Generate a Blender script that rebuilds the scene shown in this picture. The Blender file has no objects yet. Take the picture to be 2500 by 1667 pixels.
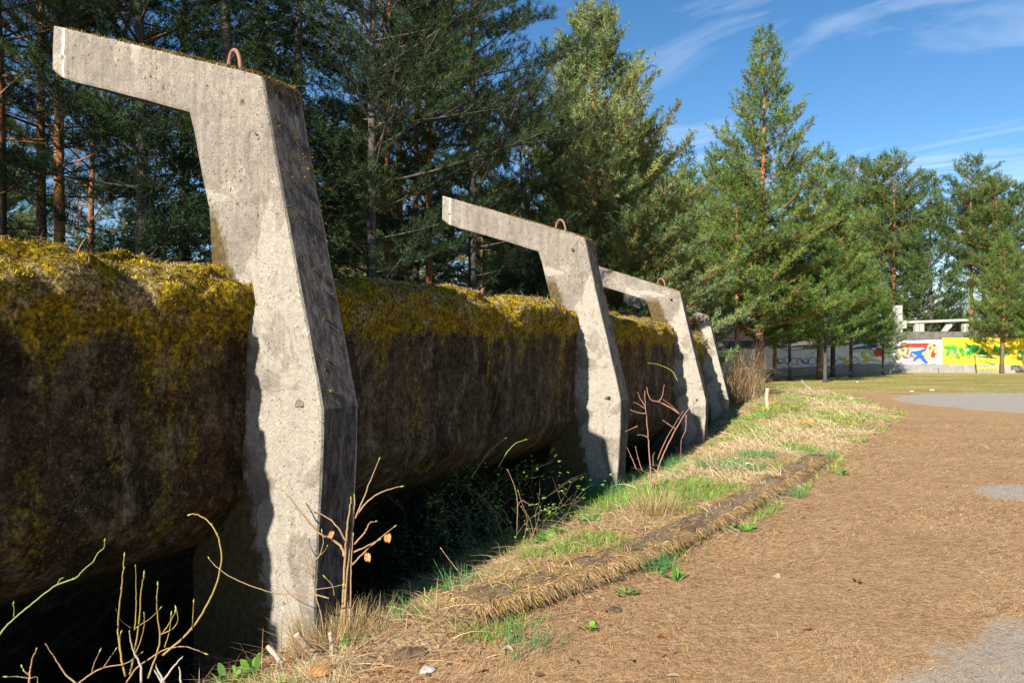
import bpy, bmesh, math, random
import numpy as np
from mathutils import Vector, Matrix

# ------------------------------------------------------------------ camera, light, exposure
SC = bpy.context.scene
COL = SC.collection
F, CX, CY, EYE = 1850.0, 1250.0, 833.0, 1.6      # lens measured on a 2500 x 1667 frame

cam_data = bpy.data.cameras.new("camera")
cam_data.sensor_width = 36.0
cam_data.lens = F / 2500.0 * 36.0
cam_data.clip_start = 0.05
cam_data.clip_end = 3000.0
cam = bpy.data.objects.new("camera", cam_data)
COL.objects.link(cam)
cam.location = (0, 0, EYE)
cam.rotation_euler = (math.radians(90), 0, 0)
SC.camera = cam

SUN_AZ = 29.8 + 180.0       # clockwise from +Y, towards the sun
SUN_EL = 29.0
world = bpy.data.worlds.new("World")
SC.world = world
world.use_nodes = True
wn, wl = world.node_tree.nodes, world.node_tree.links
wn.clear()
w_out = wn.new("ShaderNodeOutputWorld")
w_bg = wn.new("ShaderNodeBackground")
w_sky = wn.new("ShaderNodeTexSky")
w_sky.sky_type = 'NISHITA'
w_sky.sun_disc = False
w_sky.sun_elevation = math.radians(SUN_EL)
w_sky.sun_rotation = math.radians(SUN_AZ)
w_sky.altitude = 900
w_sky.air_density = 1.0
w_sky.dust_density = 0.25
w_sky.ozone_density = 2.2
w_bg.inputs["Strength"].default_value = 0.070
# thin cirrus, laid out on a high plane above the place
tc = wn.new("ShaderNodeTexCoord")
sep = wn.new("ShaderNodeSeparateXYZ")
wl.new(tc.outputs["Generated"], sep.inputs[0])
zmax = wn.new("ShaderNodeMath"); zmax.operation = 'MAXIMUM'; zmax.inputs[1].default_value = 0.06
wl.new(sep.outputs["Z"], zmax.inputs[0])
dx = wn.new("ShaderNodeMath"); dx.operation = 'DIVIDE'
dy = wn.new("ShaderNodeMath"); dy.operation = 'DIVIDE'
wl.new(sep.outputs["X"], dx.inputs[0]); wl.new(zmax.outputs[0], dx.inputs[1])
wl.new(sep.outputs["Y"], dy.inputs[0]); wl.new(zmax.outputs[0], dy.inputs[1])
comb = wn.new("ShaderNodeCombineXYZ")
wl.new(dx.outputs[0], comb.inputs[0]); wl.new(dy.outputs[0], comb.inputs[1])
mp0 = wn.new("ShaderNodeMapping"); mp0.inputs["Rotation"].default_value = (0, 0, math.radians(38))
wl.new(comb.outputs[0], mp0.inputs[0])
mp = wn.new("ShaderNodeMapping")
mp.inputs["Location"].default_value = (0.35, 1.1, 0)
mp.inputs["Scale"].default_value = (0.55, 1.25, 1)
wl.new(mp0.outputs[0], mp.inputs[0])
cn = wn.new("ShaderNodeTexNoise")
cn.inputs["Scale"].default_value = 1.0; cn.inputs["Detail"].default_value = 7
cn.inputs["Roughness"].default_value = 0.60; cn.inputs["Distortion"].default_value = 1.1
wl.new(mp.outputs[0], cn.inputs["Vector"])
cr = wn.new("ShaderNodeMapRange")
cr.inputs["From Min"].default_value = 0.51; cr.inputs["From Max"].default_value = 0.88
cr.inputs["To Min"].default_value = 0.0; cr.inputs["To Max"].default_value = 0.75
wl.new(cn.outputs["Fac"], cr.inputs["Value"])
cmix = wn.new("ShaderNodeMix"); cmix.data_type = 'RGBA'
side = wn.new("ShaderNodeMapRange")      # the cirrus lies mostly over the right half of the view
side.inputs["From Min"].default_value = 0.1; side.inputs["From Max"].default_value = 1.1
side.inputs["To Min"].default_value = 0.35; side.inputs["To Max"].default_value = 0.85
wl.new(dx.outputs[0], side.inputs["Value"])
cm = wn.new("ShaderNodeMath"); cm.operation = 'MULTIPLY'
wl.new(cr.outputs["Result"], cm.inputs[0]); wl.new(side.outputs["Result"], cm.inputs[1])
wl.new(cm.outputs[0], cmix.inputs["Factor"])
hsv = wn.new("ShaderNodeHueSaturation")
hsv.inputs["Saturation"].default_value = 1.25
wl.new(w_sky.outputs[0], hsv.inputs["Color"])
wl.new(hsv.outputs[0], cmix.inputs["A"])
cmix.inputs["B"].default_value = (8.0, 8.6, 9.4, 1)
wl.new(cmix.outputs["Result"], w_bg.inputs["Color"])
wl.new(w_bg.outputs[0], w_out.inputs[0])

sun_data = bpy.data.lights.new("sun", 'SUN')
sun_data.energy = 5.0
sun_data.angle = math.radians(0.5)
sun_data.color = (1.0, 0.93, 0.82)
sun = bpy.data.objects.new("sun", sun_data)
COL.objects.link(sun)
_az, _el = math.radians(SUN_AZ), math.radians(SUN_EL)
to_sun = Vector((math.sin(_az) * math.cos(_el), math.cos(_az) * math.cos(_el), math.sin(_el)))
sun.rotation_euler = to_sun.to_track_quat('Z', 'Y').to_euler()
sun.location = (-10, -15, 20)

SC.view_settings.view_transform = 'Standard'
SC.view_settings.look = 'None'
SC.view_settings.gamma = 1
SC.view_settings.exposure = 1.1
SC.cycles.use_denoising = True
SC.cycles.max_bounces = 6
SC.cycles.diffuse_bounces = 3
SC.cycles.transparent_max_bounces = 8
SC.cycles.sample_clamp_indirect = 4.0

rng = np.random.default_rng(11)
random.seed(11)
C2 = 2500.0 / 2352.0

# ------------------------------------------------------------------ helpers
def P(px, py, D):
    """world point seen at source pixel (px, py) at depth D"""
    return Vector(((px - CX) / F * D, D, EYE - (py - CY) / F * D))

def tag(o, label=None, cat=None, group=None, kind=None):
    if label: o['label'] = label
    if cat: o['category'] = cat
    if group: o['group'] = group
    if kind: o['kind'] = kind
    return o

def empty(name, loc=(0, 0, 0), rz=0.0, parent=None):
    o = bpy.data.objects.new(name, None)
    o.empty_display_size = 0.2
    o.location = loc
    o.rotation_euler = (0, 0, rz)
    COL.objects.link(o)
    if parent: o.parent = parent
    return o

def link(name, me, mat=None, parent=None):
    o = bpy.data.objects.new(name, me)
    COL.objects.link(o)
    if mat is not None:
        for m in (mat if isinstance(mat, (list, tuple)) else [mat]):
            me.materials.append(m)
    if parent: o.parent = parent
    return o

def np_mesh(name, V, Fc, col=None, smooth=False):
    """V (n,3); Fc (m,k); col per face (m,3)"""
    V = np.ascontiguousarray(V, dtype=np.float32)
    Fc = np.ascontiguousarray(Fc, dtype=np.int32)
    me = bpy.data.meshes.new(name)
    m, k = Fc.shape
    me.vertices.add(len(V)); me.vertices.foreach_set("co", V.ravel())
    me.loops.add(m * k); me.loops.foreach_set("vertex_index", Fc.ravel())
    me.polygons.add(m)
    me.polygons.foreach_set("loop_start", np.arange(0, m * k, k, dtype=np.int32))
    me.polygons.foreach_set("loop_total", np.full(m, k, dtype=np.int32))
    if smooth:
        me.polygons.foreach_set("use_smooth", np.ones(m, dtype=bool))
    if col is not None:
        a = me.color_attributes.new("Col", 'FLOAT_COLOR', 'CORNER')
        c = np.ones((m, k, 4), dtype=np.float32)
        c[:, :, :3] = np.asarray(col, dtype=np.float32)[:, None, :]
        a.data.foreach_set("color", c.ravel())
    me.update(calc_edges=True)
    return me

def _hash(ix, iy, iz):
    h = (ix * 374761393 + iy * 668265263 + iz * 2147483647 + 1013904223) & 0xFFFFFFFF
    h = ((h ^ (h >> 13)) * 1274126177) & 0xFFFFFFFF
    h = h ^ (h >> 16)
    return (h & 0xFFFF) / 65535.0

def vnoise(x, y, z=0.0):
    x = np.asarray(x, float); y = np.asarray(y, float); z = np.asarray(z, float) + np.zeros_like(x)
    x0, y0, z0 = np.floor(x).astype(np.int64), np.floor(y).astype(np.int64), np.floor(z).astype(np.int64)
    fx, fy, fz = x - x0, y - y0, z - z0
    fx, fy, fz = [f * f * (3 - 2 * f) for f in (fx, fy, fz)]
    r = 0
    for a in (0, 1):
        for b in (0, 1):
            for c in (0, 1):
                w = (fx if a else 1 - fx) * (fy if b else 1 - fy) * (fz if c else 1 - fz)
                r = r + w * _hash(x0 + a, y0 + b, z0 + c)
    return r

def fbm(x, y, z=0.0, o=4):
    r, a, t = 0, 0.5, 0
    for i in range(o):
        r = r + a * vnoise(x * 2 ** i + 17.3 * i, y * 2 ** i + 5.1 * i, np.asarray(z) * 2 ** i)
        t += a; a *= 0.5
    return r / t

def sstep(a, b, x):
    t = np.clip((x - a) / (b - a), 0, 1)
    return t * t * (3 - 2 * t)

def unit(v):
    return v / np.maximum(np.linalg.norm(v, axis=-1, keepdims=True), 1e-9)

class MB:
    """collects boxes, tubes and polygons for one mesh"""
    def __init__(self): self.bm = bmesh.new()
    def box(self, c, s, rz=0.0, rot=None, bevel=0.0):
        M = Matrix.Translation(c) @ (rot.to_4x4() if rot else Matrix.Rotation(rz, 4, 'Z')) @ Matrix.Diagonal((s[0], s[1], s[2], 1))
        r = bmesh.ops.create_cube(self.bm, size=1.0, matrix=M)
        if bevel:
            es = list({e for v in r['verts'] for e in v.link_edges})
            bmesh.ops.bevel(self.bm, geom=es, offset=bevel, segments=1, affect='EDGES')
        return self
    def tube(self, pts, radii, n=6, cap=True):
        pts = [Vector(p) for p in pts]
        if not isinstance(radii, (list, tuple)): radii = [radii] * len(pts)
        rings = []
        ref = None
        for i, p in enumerate(pts):
            d = (pts[min(i + 1, len(pts) - 1)] - pts[max(i - 1, 0)])
            if d.length < 1e-7: d = Vector((0, 0, 1))
            d.normalize()
            if ref is None:
                ref = d.orthogonal().normalized()
            else:
                ref = (ref - d * ref.dot(d))
                ref = ref.normalized() if ref.length > 1e-5 else d.orthogonal().normalized()
            b = d.cross(ref)
            rings.append([self.bm.verts.new(p + (ref * math.cos(t) + b * math.sin(t)) * radii[i])
                          for t in [2 * math.pi * k / n for k in range(n)]])
        for a, c in zip(rings[:-1], rings[1:]):
            for k in range(n):
                f = self.bm.faces.new((a[k], a[(k + 1) % n], c[(k + 1) % n], c[k])); f.smooth = True
        if cap and n > 2:
            self.bm.faces.new(rings[0][::-1]); self.bm.faces.new(rings[-1])
        return self
    def poly(self, pts):
        self.bm.faces.new([self.bm.verts.new(p) for p in pts]); return self
    def build(self, name, mat=None, parent=None):
        me = bpy.data.meshes.new(name)
        bmesh.ops.recalc_face_normals(self.bm, faces=self.bm.faces)
        self.bm.to_mesh(me); self.bm.free()
        return link(name, me, mat, parent)

def smooth_path(pts, n=6):
    """Catmull-Rom through the points"""
    pts = [Vector(p) for p in pts]
    q = [pts[0] * 2 - pts[1]] + pts + [pts[-1] * 2 - pts[-2]]
    out = []
    for i in range(1, len(q) - 2):
        p0, p1, p2, p3 = q[i - 1], q[i], q[i + 1], q[i + 2]
        for k in range(n):
            t = k / n
            out.append(0.5 * ((2 * p1) + (p2 - p0) * t + (2 * p0 - 5 * p1 + 4 * p2 - p3) * t * t + (3 * p1 - p0 - 3 * p2 + p3) * t ** 3))
    out.append(pts[-1])
    return out

# ------------------------------------------------------------------ materials
def new_mat(name):
    m = bpy.data.materials.new(name); m.use_nodes = True
    nt = m.node_tree
    for n in list(nt.nodes): nt.nodes.remove(n)
    return m, nt

class N:
    def __init__(self, nt): self.nt = nt
    def node(self, t, **kw):
        n = self.nt.nodes.new(t)
        for k, v in kw.items(): setattr(n, k, v)
        return n
    def link(self, a, b): self.nt.links.new(a, b)
    def coord(self, which="Object"): return self.node("ShaderNodeTexCoord").outputs[which]
    def pos(self): return self.node("ShaderNodeNewGeometry").outputs["Position"]
    def mapping(self, v, scale=(1, 1, 1), rot=(0, 0, 0), loc=(0, 0, 0)):
        n = self.node("ShaderNodeMapping")
        n.inputs["Scale"].default_value = scale; n.inputs["Rotation"].default_value = rot; n.inputs["Location"].default_value = loc
        self.link(v, n.inputs[0]); return n.outputs[0]
    def noise(self, v, scale, detail=5, rough=0.6, dist=0.0):
        n = self.node("ShaderNodeTexNoise")
        n.inputs["Scale"].default_value = scale; n.inputs["Detail"].default_value = detail
        n.inputs["Roughness"].default_value = rough; n.inputs["Distortion"].default_value = dist
        self.link(v, n.inputs["Vector"]); return n.outputs["Fac"]
    def voronoi(self, v, scale, feature='F1', out="Distance"):
        n = self.node("ShaderNodeTexVoronoi", feature=feature)
        n.inputs["Scale"].default_value = scale
        self.link(v, n.inputs["Vector"]); return n.outputs[out]
    def ramp(self, v, a, b, lo=0.0, hi=1.0):
        n = self.node("ShaderNodeMapRange")
        n.inputs["From Min"].default_value = a; n.inputs["From Max"].default_value = b
        n.inputs["To Min"].default_value = lo; n.inputs["To Max"].default_value = hi
        self.link(v, n.inputs["Value"]); return n.outputs["Result"]
    def math(self, op, a, b=None):
        n = self.node("ShaderNodeMath", operation=op)
        for i, v in enumerate((a, b)):
            if v is None: continue
            if hasattr(v, "default_value") or hasattr(v, "links"): self.link(v, n.inputs[i])
            else: n.inputs[i].default_value = v
        return n.outputs[0]
    def mix(self, fac, a, b, mode='MIX'):
        n = self.node("ShaderNodeMix", data_type='RGBA', blend_type=mode)
        for key, v in (("Factor", fac), ("A", a), ("B", b)):
            s = n.inputs[key] if key != "Factor" else n.inputs[0]
            if key == "A": s = n.inputs[6]
            if key == "B": s = n.inputs[7]
            if isinstance(v, (int, float)): s.default_value = v
            elif isinstance(v, tuple): s.default_value = (*v, 1.0)[:4]
            else: self.link(v, s)
        return n.outputs[2]
    def attr(self, name, out="Color"):
        n = self.node("ShaderNodeAttribute", attribute_name=name); return n.outputs[out]
    def finish(self, col, rough=0.9, bump=None, bstr=0.5, bdist=0.02, spec=0.2, translucent=0.0, tcol=None):
        b = self.node("ShaderNodeBsdfPrincipled")
        if isinstance(col, tuple): b.inputs["Base Color"].default_value = (*col, 1.0)[:4]
        else: self.link(col, b.inputs["Base Color"])
        if isinstance(rough, (int, float)): b.inputs["Roughness"].default_value = rough
        else: self.link(rough, b.inputs["Roughness"])
        b.inputs["Specular IOR Level"].default_value = spec
        if bump is not None:
            n = self.node("ShaderNodeBump")
            n.inputs["Strength"].default_value = bstr; n.inputs["Distance"].default_value = bdist
            self.link(bump, n.inputs["Height"]); self.link(n.outputs[0], b.inputs["Normal"])
        o = self.node("ShaderNodeOutputMaterial")
        if translucent:
            t = self.node("ShaderNodeBsdfTranslucent")
            c = tcol if tcol is not None else col
            if isinstance(c, tuple): t.inputs["Color"].default_value = (*c, 1.0)[:4]
            else: self.link(c, t.inputs["Color"])
            mx = self.node("ShaderNodeMixShader"); mx.inputs[0].default_value = translucent
            self.link(b.outputs[0], mx.inputs[1]); self.link(t.outputs[0], mx.inputs[2])
            self.link(mx.outputs[0], o.inputs[0])
        else:
            self.link(b.outputs[0], o.inputs[0])

def mat_concrete(name, base, light, dark, lichen=0.5, speck=0.6, streak_dir=None, bump=0.5):
    m, nt = new_mat(name); n = N(nt)
    v = n.coord()
    big = n.noise(v, 2.3, 6, 0.65)
    col = n.mix(n.ramp(big, 0.35, 0.68), base, light)
    fine = n.noise(v, 60, 4, 0.7)
    col = n.mix(n.ramp(fine, 0.3, 0.75, 0.0, 0.5), col, dark)
    # pale crusty lichen in irregular blotches
    lb = n.noise(v, 1.9, 3, 0.6, 0.6)
    lf = n.noise(v, 26, 6, 0.75, 0.8)
    lm = n.math('MULTIPLY', n.ramp(lb, 0.46, 0.60), n.ramp(lf, 0.50, 0.60))
    col = n.mix(n.math('MULTIPLY', lm, lichen), col, (0.60, 0.54, 0.41))
    # vertical rain streaks
    sv = n.mapping(v, scale=(7, 7, 0.6))
    st = n.noise(sv, 2.0, 4, 0.6)
    col = n.mix(n.ramp(st, 0.52, 0.75, 0.0, 0.45), col, dark)
    # dark specks and moss dots
    sp = n.noise(v, 42, 3, 0.5, 0.3)
    sb = n.noise(v, 3.1, 3, 0.6)
    sm = n.math('MULTIPLY', n.ramp(sp, 0.66, 0.71), n.ramp(sb, 0.45, 0.62))
    col = n.mix(n.math('MULTIPLY', sm, speck), col, (0.045, 0.035, 0.018))
    h = n.math('ADD', n.math('MULTIPLY', fine, 0.6), n.math('MULTIPLY', lm, 0.25))
    n.finish(col, 0.93, h, bump, 0.012, 0.15)
    return m

def mat_rough_face():
    m, nt = new_mat("weathered_aggregate"); n = N(nt)
    v = n.coord()
    sv = n.mapping(v, scale=(26, 26, 7), rot=(math.radians(32), 0, math.radians(-25)))
    st = n.noise(sv, 1.0, 5, 0.7, 0.4)
    f = n.noise(v, 70, 5, 0.8)
    col = n.mix(n.ramp(n.math('ADD', n.math('MULTIPLY', st, 0.6), n.math('MULTIPLY', f, 0.4)), 0.44, 0.60), (0.022, 0.019, 0.018), (0.27, 0.24, 0.225))
    col = n.mix(n.ramp(f, 0.45, 0.75, 0, 0.6), col, (0.055, 0.05, 0.05))
    mo = n.noise(v, 15, 5, 0.65, 0.5); mb = n.noise(v, 2.6, 3, 0.5)
    mm = n.math('MULTIPLY', n.ramp(mo, 0.58, 0.64), n.ramp(mb, 0.46, 0.6))
    col = n.mix(n.math('MULTIPLY', mm, 0.9), col, (0.20, 0.13, 0.035))
    h = n.math('ADD', n.math('MULTIPLY', st, 1.0), n.math('MULTIPLY', f, 0.5))
    n.finish(col, 0.80, h, 1.0, 0.07, 0.4)
    return m

def mat_shell():
    m, nt = new_mat("mossy_track_concrete"); n = N(nt)
    v = n.pos()
    hz = n.attr("moss", "Fac")
    big = n.noise(v, 1.4, 5, 0.62)
    col = n.mix(n.ramp(big, 0.36, 0.66), (0.026, 0.019, 0.012), (0.115, 0.080, 0.048))
    sv = n.mapping(v, scale=(3.2, 3.2, 0.35))
    st = n.noise(sv, 2.2, 6, 0.75, 0.3)
    col = n.mix(n.ramp(st, 0.5, 0.66, 0, 0.6), col, (0.012, 0.010, 0.007))
    rs = n.noise(v, 0.9, 4, 0.6, 0.6)
    col = n.mix(n.ramp(rs, 0.56, 0.68, 0, 0.7), col, (0.12, 0.050, 0.014))
    pit = n.voronoi(n.mapping(v, scale=(1.5, 1.5, 2.6)), 1.6)
    col = n.mix(n.ramp(pit, 0.085, 0.055, 0, 0.95), col, (0.035, 0.009, 0.004))
    gr = n.noise(n.mapping(v, scale=(1.4, 1.4, 0.7)), 3.7, 6, 0.75, 0.5)
    col = n.mix(n.ramp(gr, 0.50, 0.64, 0, 0.65), col, (0.25, 0.205, 0.145))
    # lichen dust
    sp = n.noise(v, 85, 4, 0.65, 0.5)
    sb = n.noise(v, 2.6, 5, 0.7, 0.6)
    lm = n.math('MULTIPLY', n.ramp(sp, 0.57, 0.66), n.ramp(sb, 0.42, 0.60))
    col = n.mix(n.math('MULTIPLY', lm, 0.7), col, (0.36, 0.34, 0.25))
    # moss sheets
    mv = n.mapping(v, scale=(1.6, 1.6, 0.45))
    mn = n.noise(mv, 1.7, 6, 0.62, 0.4)
    mf = n.noise(v, 24, 5, 0.75)
    mm = n.math('ADD', n.math('MULTIPLY', hz, 0.62), n.math('MULTIPLY', mn, 0.85))
    mm = n.math('ADD', mm, n.math('MULTIPLY', mf, 0.22))
    mask = n.ramp(mm, 0.66, 0.79)
    mcol = n.mix(n.ramp(mf, 0.35, 0.7), (0.07, 0.052, 0.008), (0.46, 0.33, 0.010))
    col = n.mix(n.math('MULTIPLY', mask, 0.9), col, mcol)
    gm = n.math('MULTIPLY', n.ramp(hz, 0.35, 0.8), n.ramp(n.noise(v, 2.9, 4, 0.65), 0.53, 0.60))
    gc = n.mix(n.ramp(mf, 0.42, 0.62), (0.17, 0.13, 0.075), (0.46, 0.38, 0.24))
    col = n.mix(n.math('MULTIPLY', gm, 0.75), col, gc)
    f2 = n.noise(v, 70, 4, 0.7)
    g1 = n.noise(v, 13, 8, 0.82, 0.3)
    gray = n.mix(n.ramp(g1, 0.36, 0.62), (0.28, 0.26, 0.24), (1.7, 1.65, 1.55))
    col = n.mix(1.0, col, gray, 'MULTIPLY')
    g2 = n.noise(v, 48, 6, 0.8)
    gr2 = n.mix(n.ramp(g2, 0.38, 0.62), (0.45, 0.43, 0.42), (1.5, 1.5, 1.45))
    col = n.mix(1.0, col, gr2, 'MULTIPLY')
    h = n.math('ADD', n.math('MULTIPLY', g1, 1.2), n.math('MULTIPLY', f2, 0.6))
    n.finish(col, 0.96, h, 1.0, 0.035, 0.1)
    return m

def mat_col(name, rough=0.8, tr=0.0, spec=0.2, mul=1.0):
    """colour comes from the per-face colour of each leaf, blade or needle"""
    m, nt = new_mat(name); n = N(nt)
    c = n.attr("Col")
    if mul != 1.0: c = n.mix(1.0, c, (mul, mul, mul), 'MULTIPLY')
    n.finish(c, rough, spec=spec, translucent=tr)
    return m

def mat_plain(name, a, b=None, scale=20, rough=0.85, bump=0.3, bdist=0.005, spec=0.2, obj=True):
    m, nt = new_mat(name); n = N(nt)
    v = n.coord() if obj else n.pos()
    f = n.noise(v, scale, 5, 0.65)
    c = n.mix(n.ramp(f, 0.35, 0.68), a, b if b else tuple(x * 0.7 for x in a))
    n.finish(c, rough, f, bump, bdist, spec)
    return m

def mat_bark(name, low, high, z0, z1):
    m, nt = new_mat(name); n = N(nt)
    v = n.coord()
    s = n.node("ShaderNodeSeparateXYZ"); n.link(v, s.inputs[0])
    sv = n.mapping(v, scale=(9, 9, 2.2))
    pl = n.noise(sv, 2.0, 5, 0.7, 0.8)
    fz = n.math('ADD', n.ramp(s.outputs[2], z0, z1, -0.3, 1.0), n.math('MULTIPLY', n.noise(v, 1.6, 4, 0.6), 0.5))
    base = n.mix(n.ramp(fz, 0.1, 0.75), low, high)
    col = n.mix(n.ramp(pl, 0.44, 0.62, 0, 0.8), base, tuple(x * 0.35 for x in low))
    n.finish(col, 0.92, pl, 0.9, 0.03, 0.15)
    return m

def mat_ground():
    m, nt = new_mat("ground_surface"); n = N(nt)
    v = n.pos()
    zs = n.node("ShaderNodeSeparateColor"); n.link(n.attr("zone"), zs.inputs[0])
    asph, verge, lawn = zs.outputs[0], zs.outputs[1], zs.outputs[2]
    soil = n.attr("soil", "Fac")
    # needle litter: two crossing stretched noises, warped
    wv = n.node("ShaderNodeVectorMath", operation='ADD')
    nw = n.node("ShaderNodeTexNoise"); nw.inputs["Scale"].default_value = 1.3; nw.inputs["Detail"].default_value = 3
    n.link(v, nw.inputs["Vector"])
    sc = n.node("ShaderNodeVectorMath", operation='SCALE'); sc.inputs[3].default_value = 0.35
    n.link(nw.outputs["Color"], sc.inputs[0])
    n.link(v, wv.inputs[0]); n.link(sc.outputs[0], wv.inputs[1])
    a1 = n.noise(n.mapping(wv.outputs[0], scale=(14, 95, 14), rot=(0, 0, math.radians(12))), 1.0, 4, 0.7)
    a2 = n.noise(n.mapping(wv.outputs[0], scale=(95, 16, 14), rot=(0, 0, math.radians(-52))), 1.0, 4, 0.7)
    nd = n.math('MAXIMUM', a1, a2)
    big = n.noise(v, 0.9, 5, 0.6)
    lit = n.mix(n.ramp(nd, 0.45, 0.74), (0.18, 0.098, 0.043), (0.82, 0.53, 0.28))
    lit = n.mix(n.ramp(big, 0.40, 0.72, 0, 0.5), lit, (0.48, 0.32, 0.16))
    fl = n.noise(v, 16, 4, 0.6)
    lit = n.mix(n.ramp(fl, 0.60, 0.72, 0, 0.6), lit, (0.09, 0.05, 0.03))
    # asphalt
    af = n.noise(v, 130, 3, 0.6)
    asc = n.mix(n.ramp(af, 0.35, 0.7), (0.30, 0.265, 0.22), (0.50, 0.445, 0.375))
    an = n.noise(v, 1.7, 6, 0.7)
    am = n.math('ADD', asph, n.math('MULTIPLY', n.math('SUBTRACT', an, 0.5), 1.7))
    am = n.math('ADD', am, n.math('MULTIPLY', n.math('SUBTRACT', nd, 0.55), -1.1))
    amask = n.ramp(am, 0.42, 0.52)
    am2 = n.ramp(an, 0.70, 0.76, 0, 0.5)       # small worn-through spots
    col = n.mix(amask, lit, asc)
    # verge: matted straw and soil
    vf = n.noise(n.mapping(wv.outputs[0], scale=(30, 75, 30), rot=(0, 0, 0.6)), 1.0, 5, 0.7)
    vb = n.noise(v, 1.1, 5, 0.6)
    vc = n.mix(n.ramp(vf, 0.38, 0.68), (0.22, 0.14, 0.065), (0.62, 0.46, 0.26))
    vc = n.mix(n.ramp(vb, 0.52, 0.64, 0, 0.7), vc, (0.14, 0.17, 0.035))
    vm = n.ramp(n.math('ADD', verge, n.math('MULTIPLY', n.math('SUBTRACT', n.noise(v, 5, 4, 0.6), 0.5), 0.9)), 0.4, 0.6)
    col = n.mix(vm, col, vc)
    # lawn
    lb = n.noise(n.mapping(v, scale=(0.3, 1, 1)), 0.9, 5, 0.65)
    lf = n.noise(v, 14, 5, 0.7)
    lc = n.mix(n.ramp(lb, 0.38, 0.64), (0.22, 0.22, 0.05), (0.50, 0.37, 0.16))
    lc = n.mix(n.ramp(lf, 0.4, 0.7, 0, 0.45), lc, (0.20, 0.20, 0.05))
    lm = n.ramp(n.math('ADD', lawn, n.math('MULTIPLY', n.math('SUBTRACT', n.noise(v, 2.0, 4, 0.6), 0.5), 0.7)), 0.4, 0.6)
    col = n.mix(lm, col, lc)
    # bare dark soil in the ditch and forest
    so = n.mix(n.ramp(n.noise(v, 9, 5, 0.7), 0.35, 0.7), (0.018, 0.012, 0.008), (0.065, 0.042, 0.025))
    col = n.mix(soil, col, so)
    h = n.mix(amask, nd, af)
    h2 = n.mix(vm, h, vf)
    n.finish(col, 0.95, h2, 0.8, 0.02, 0.1)
    return m

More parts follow.
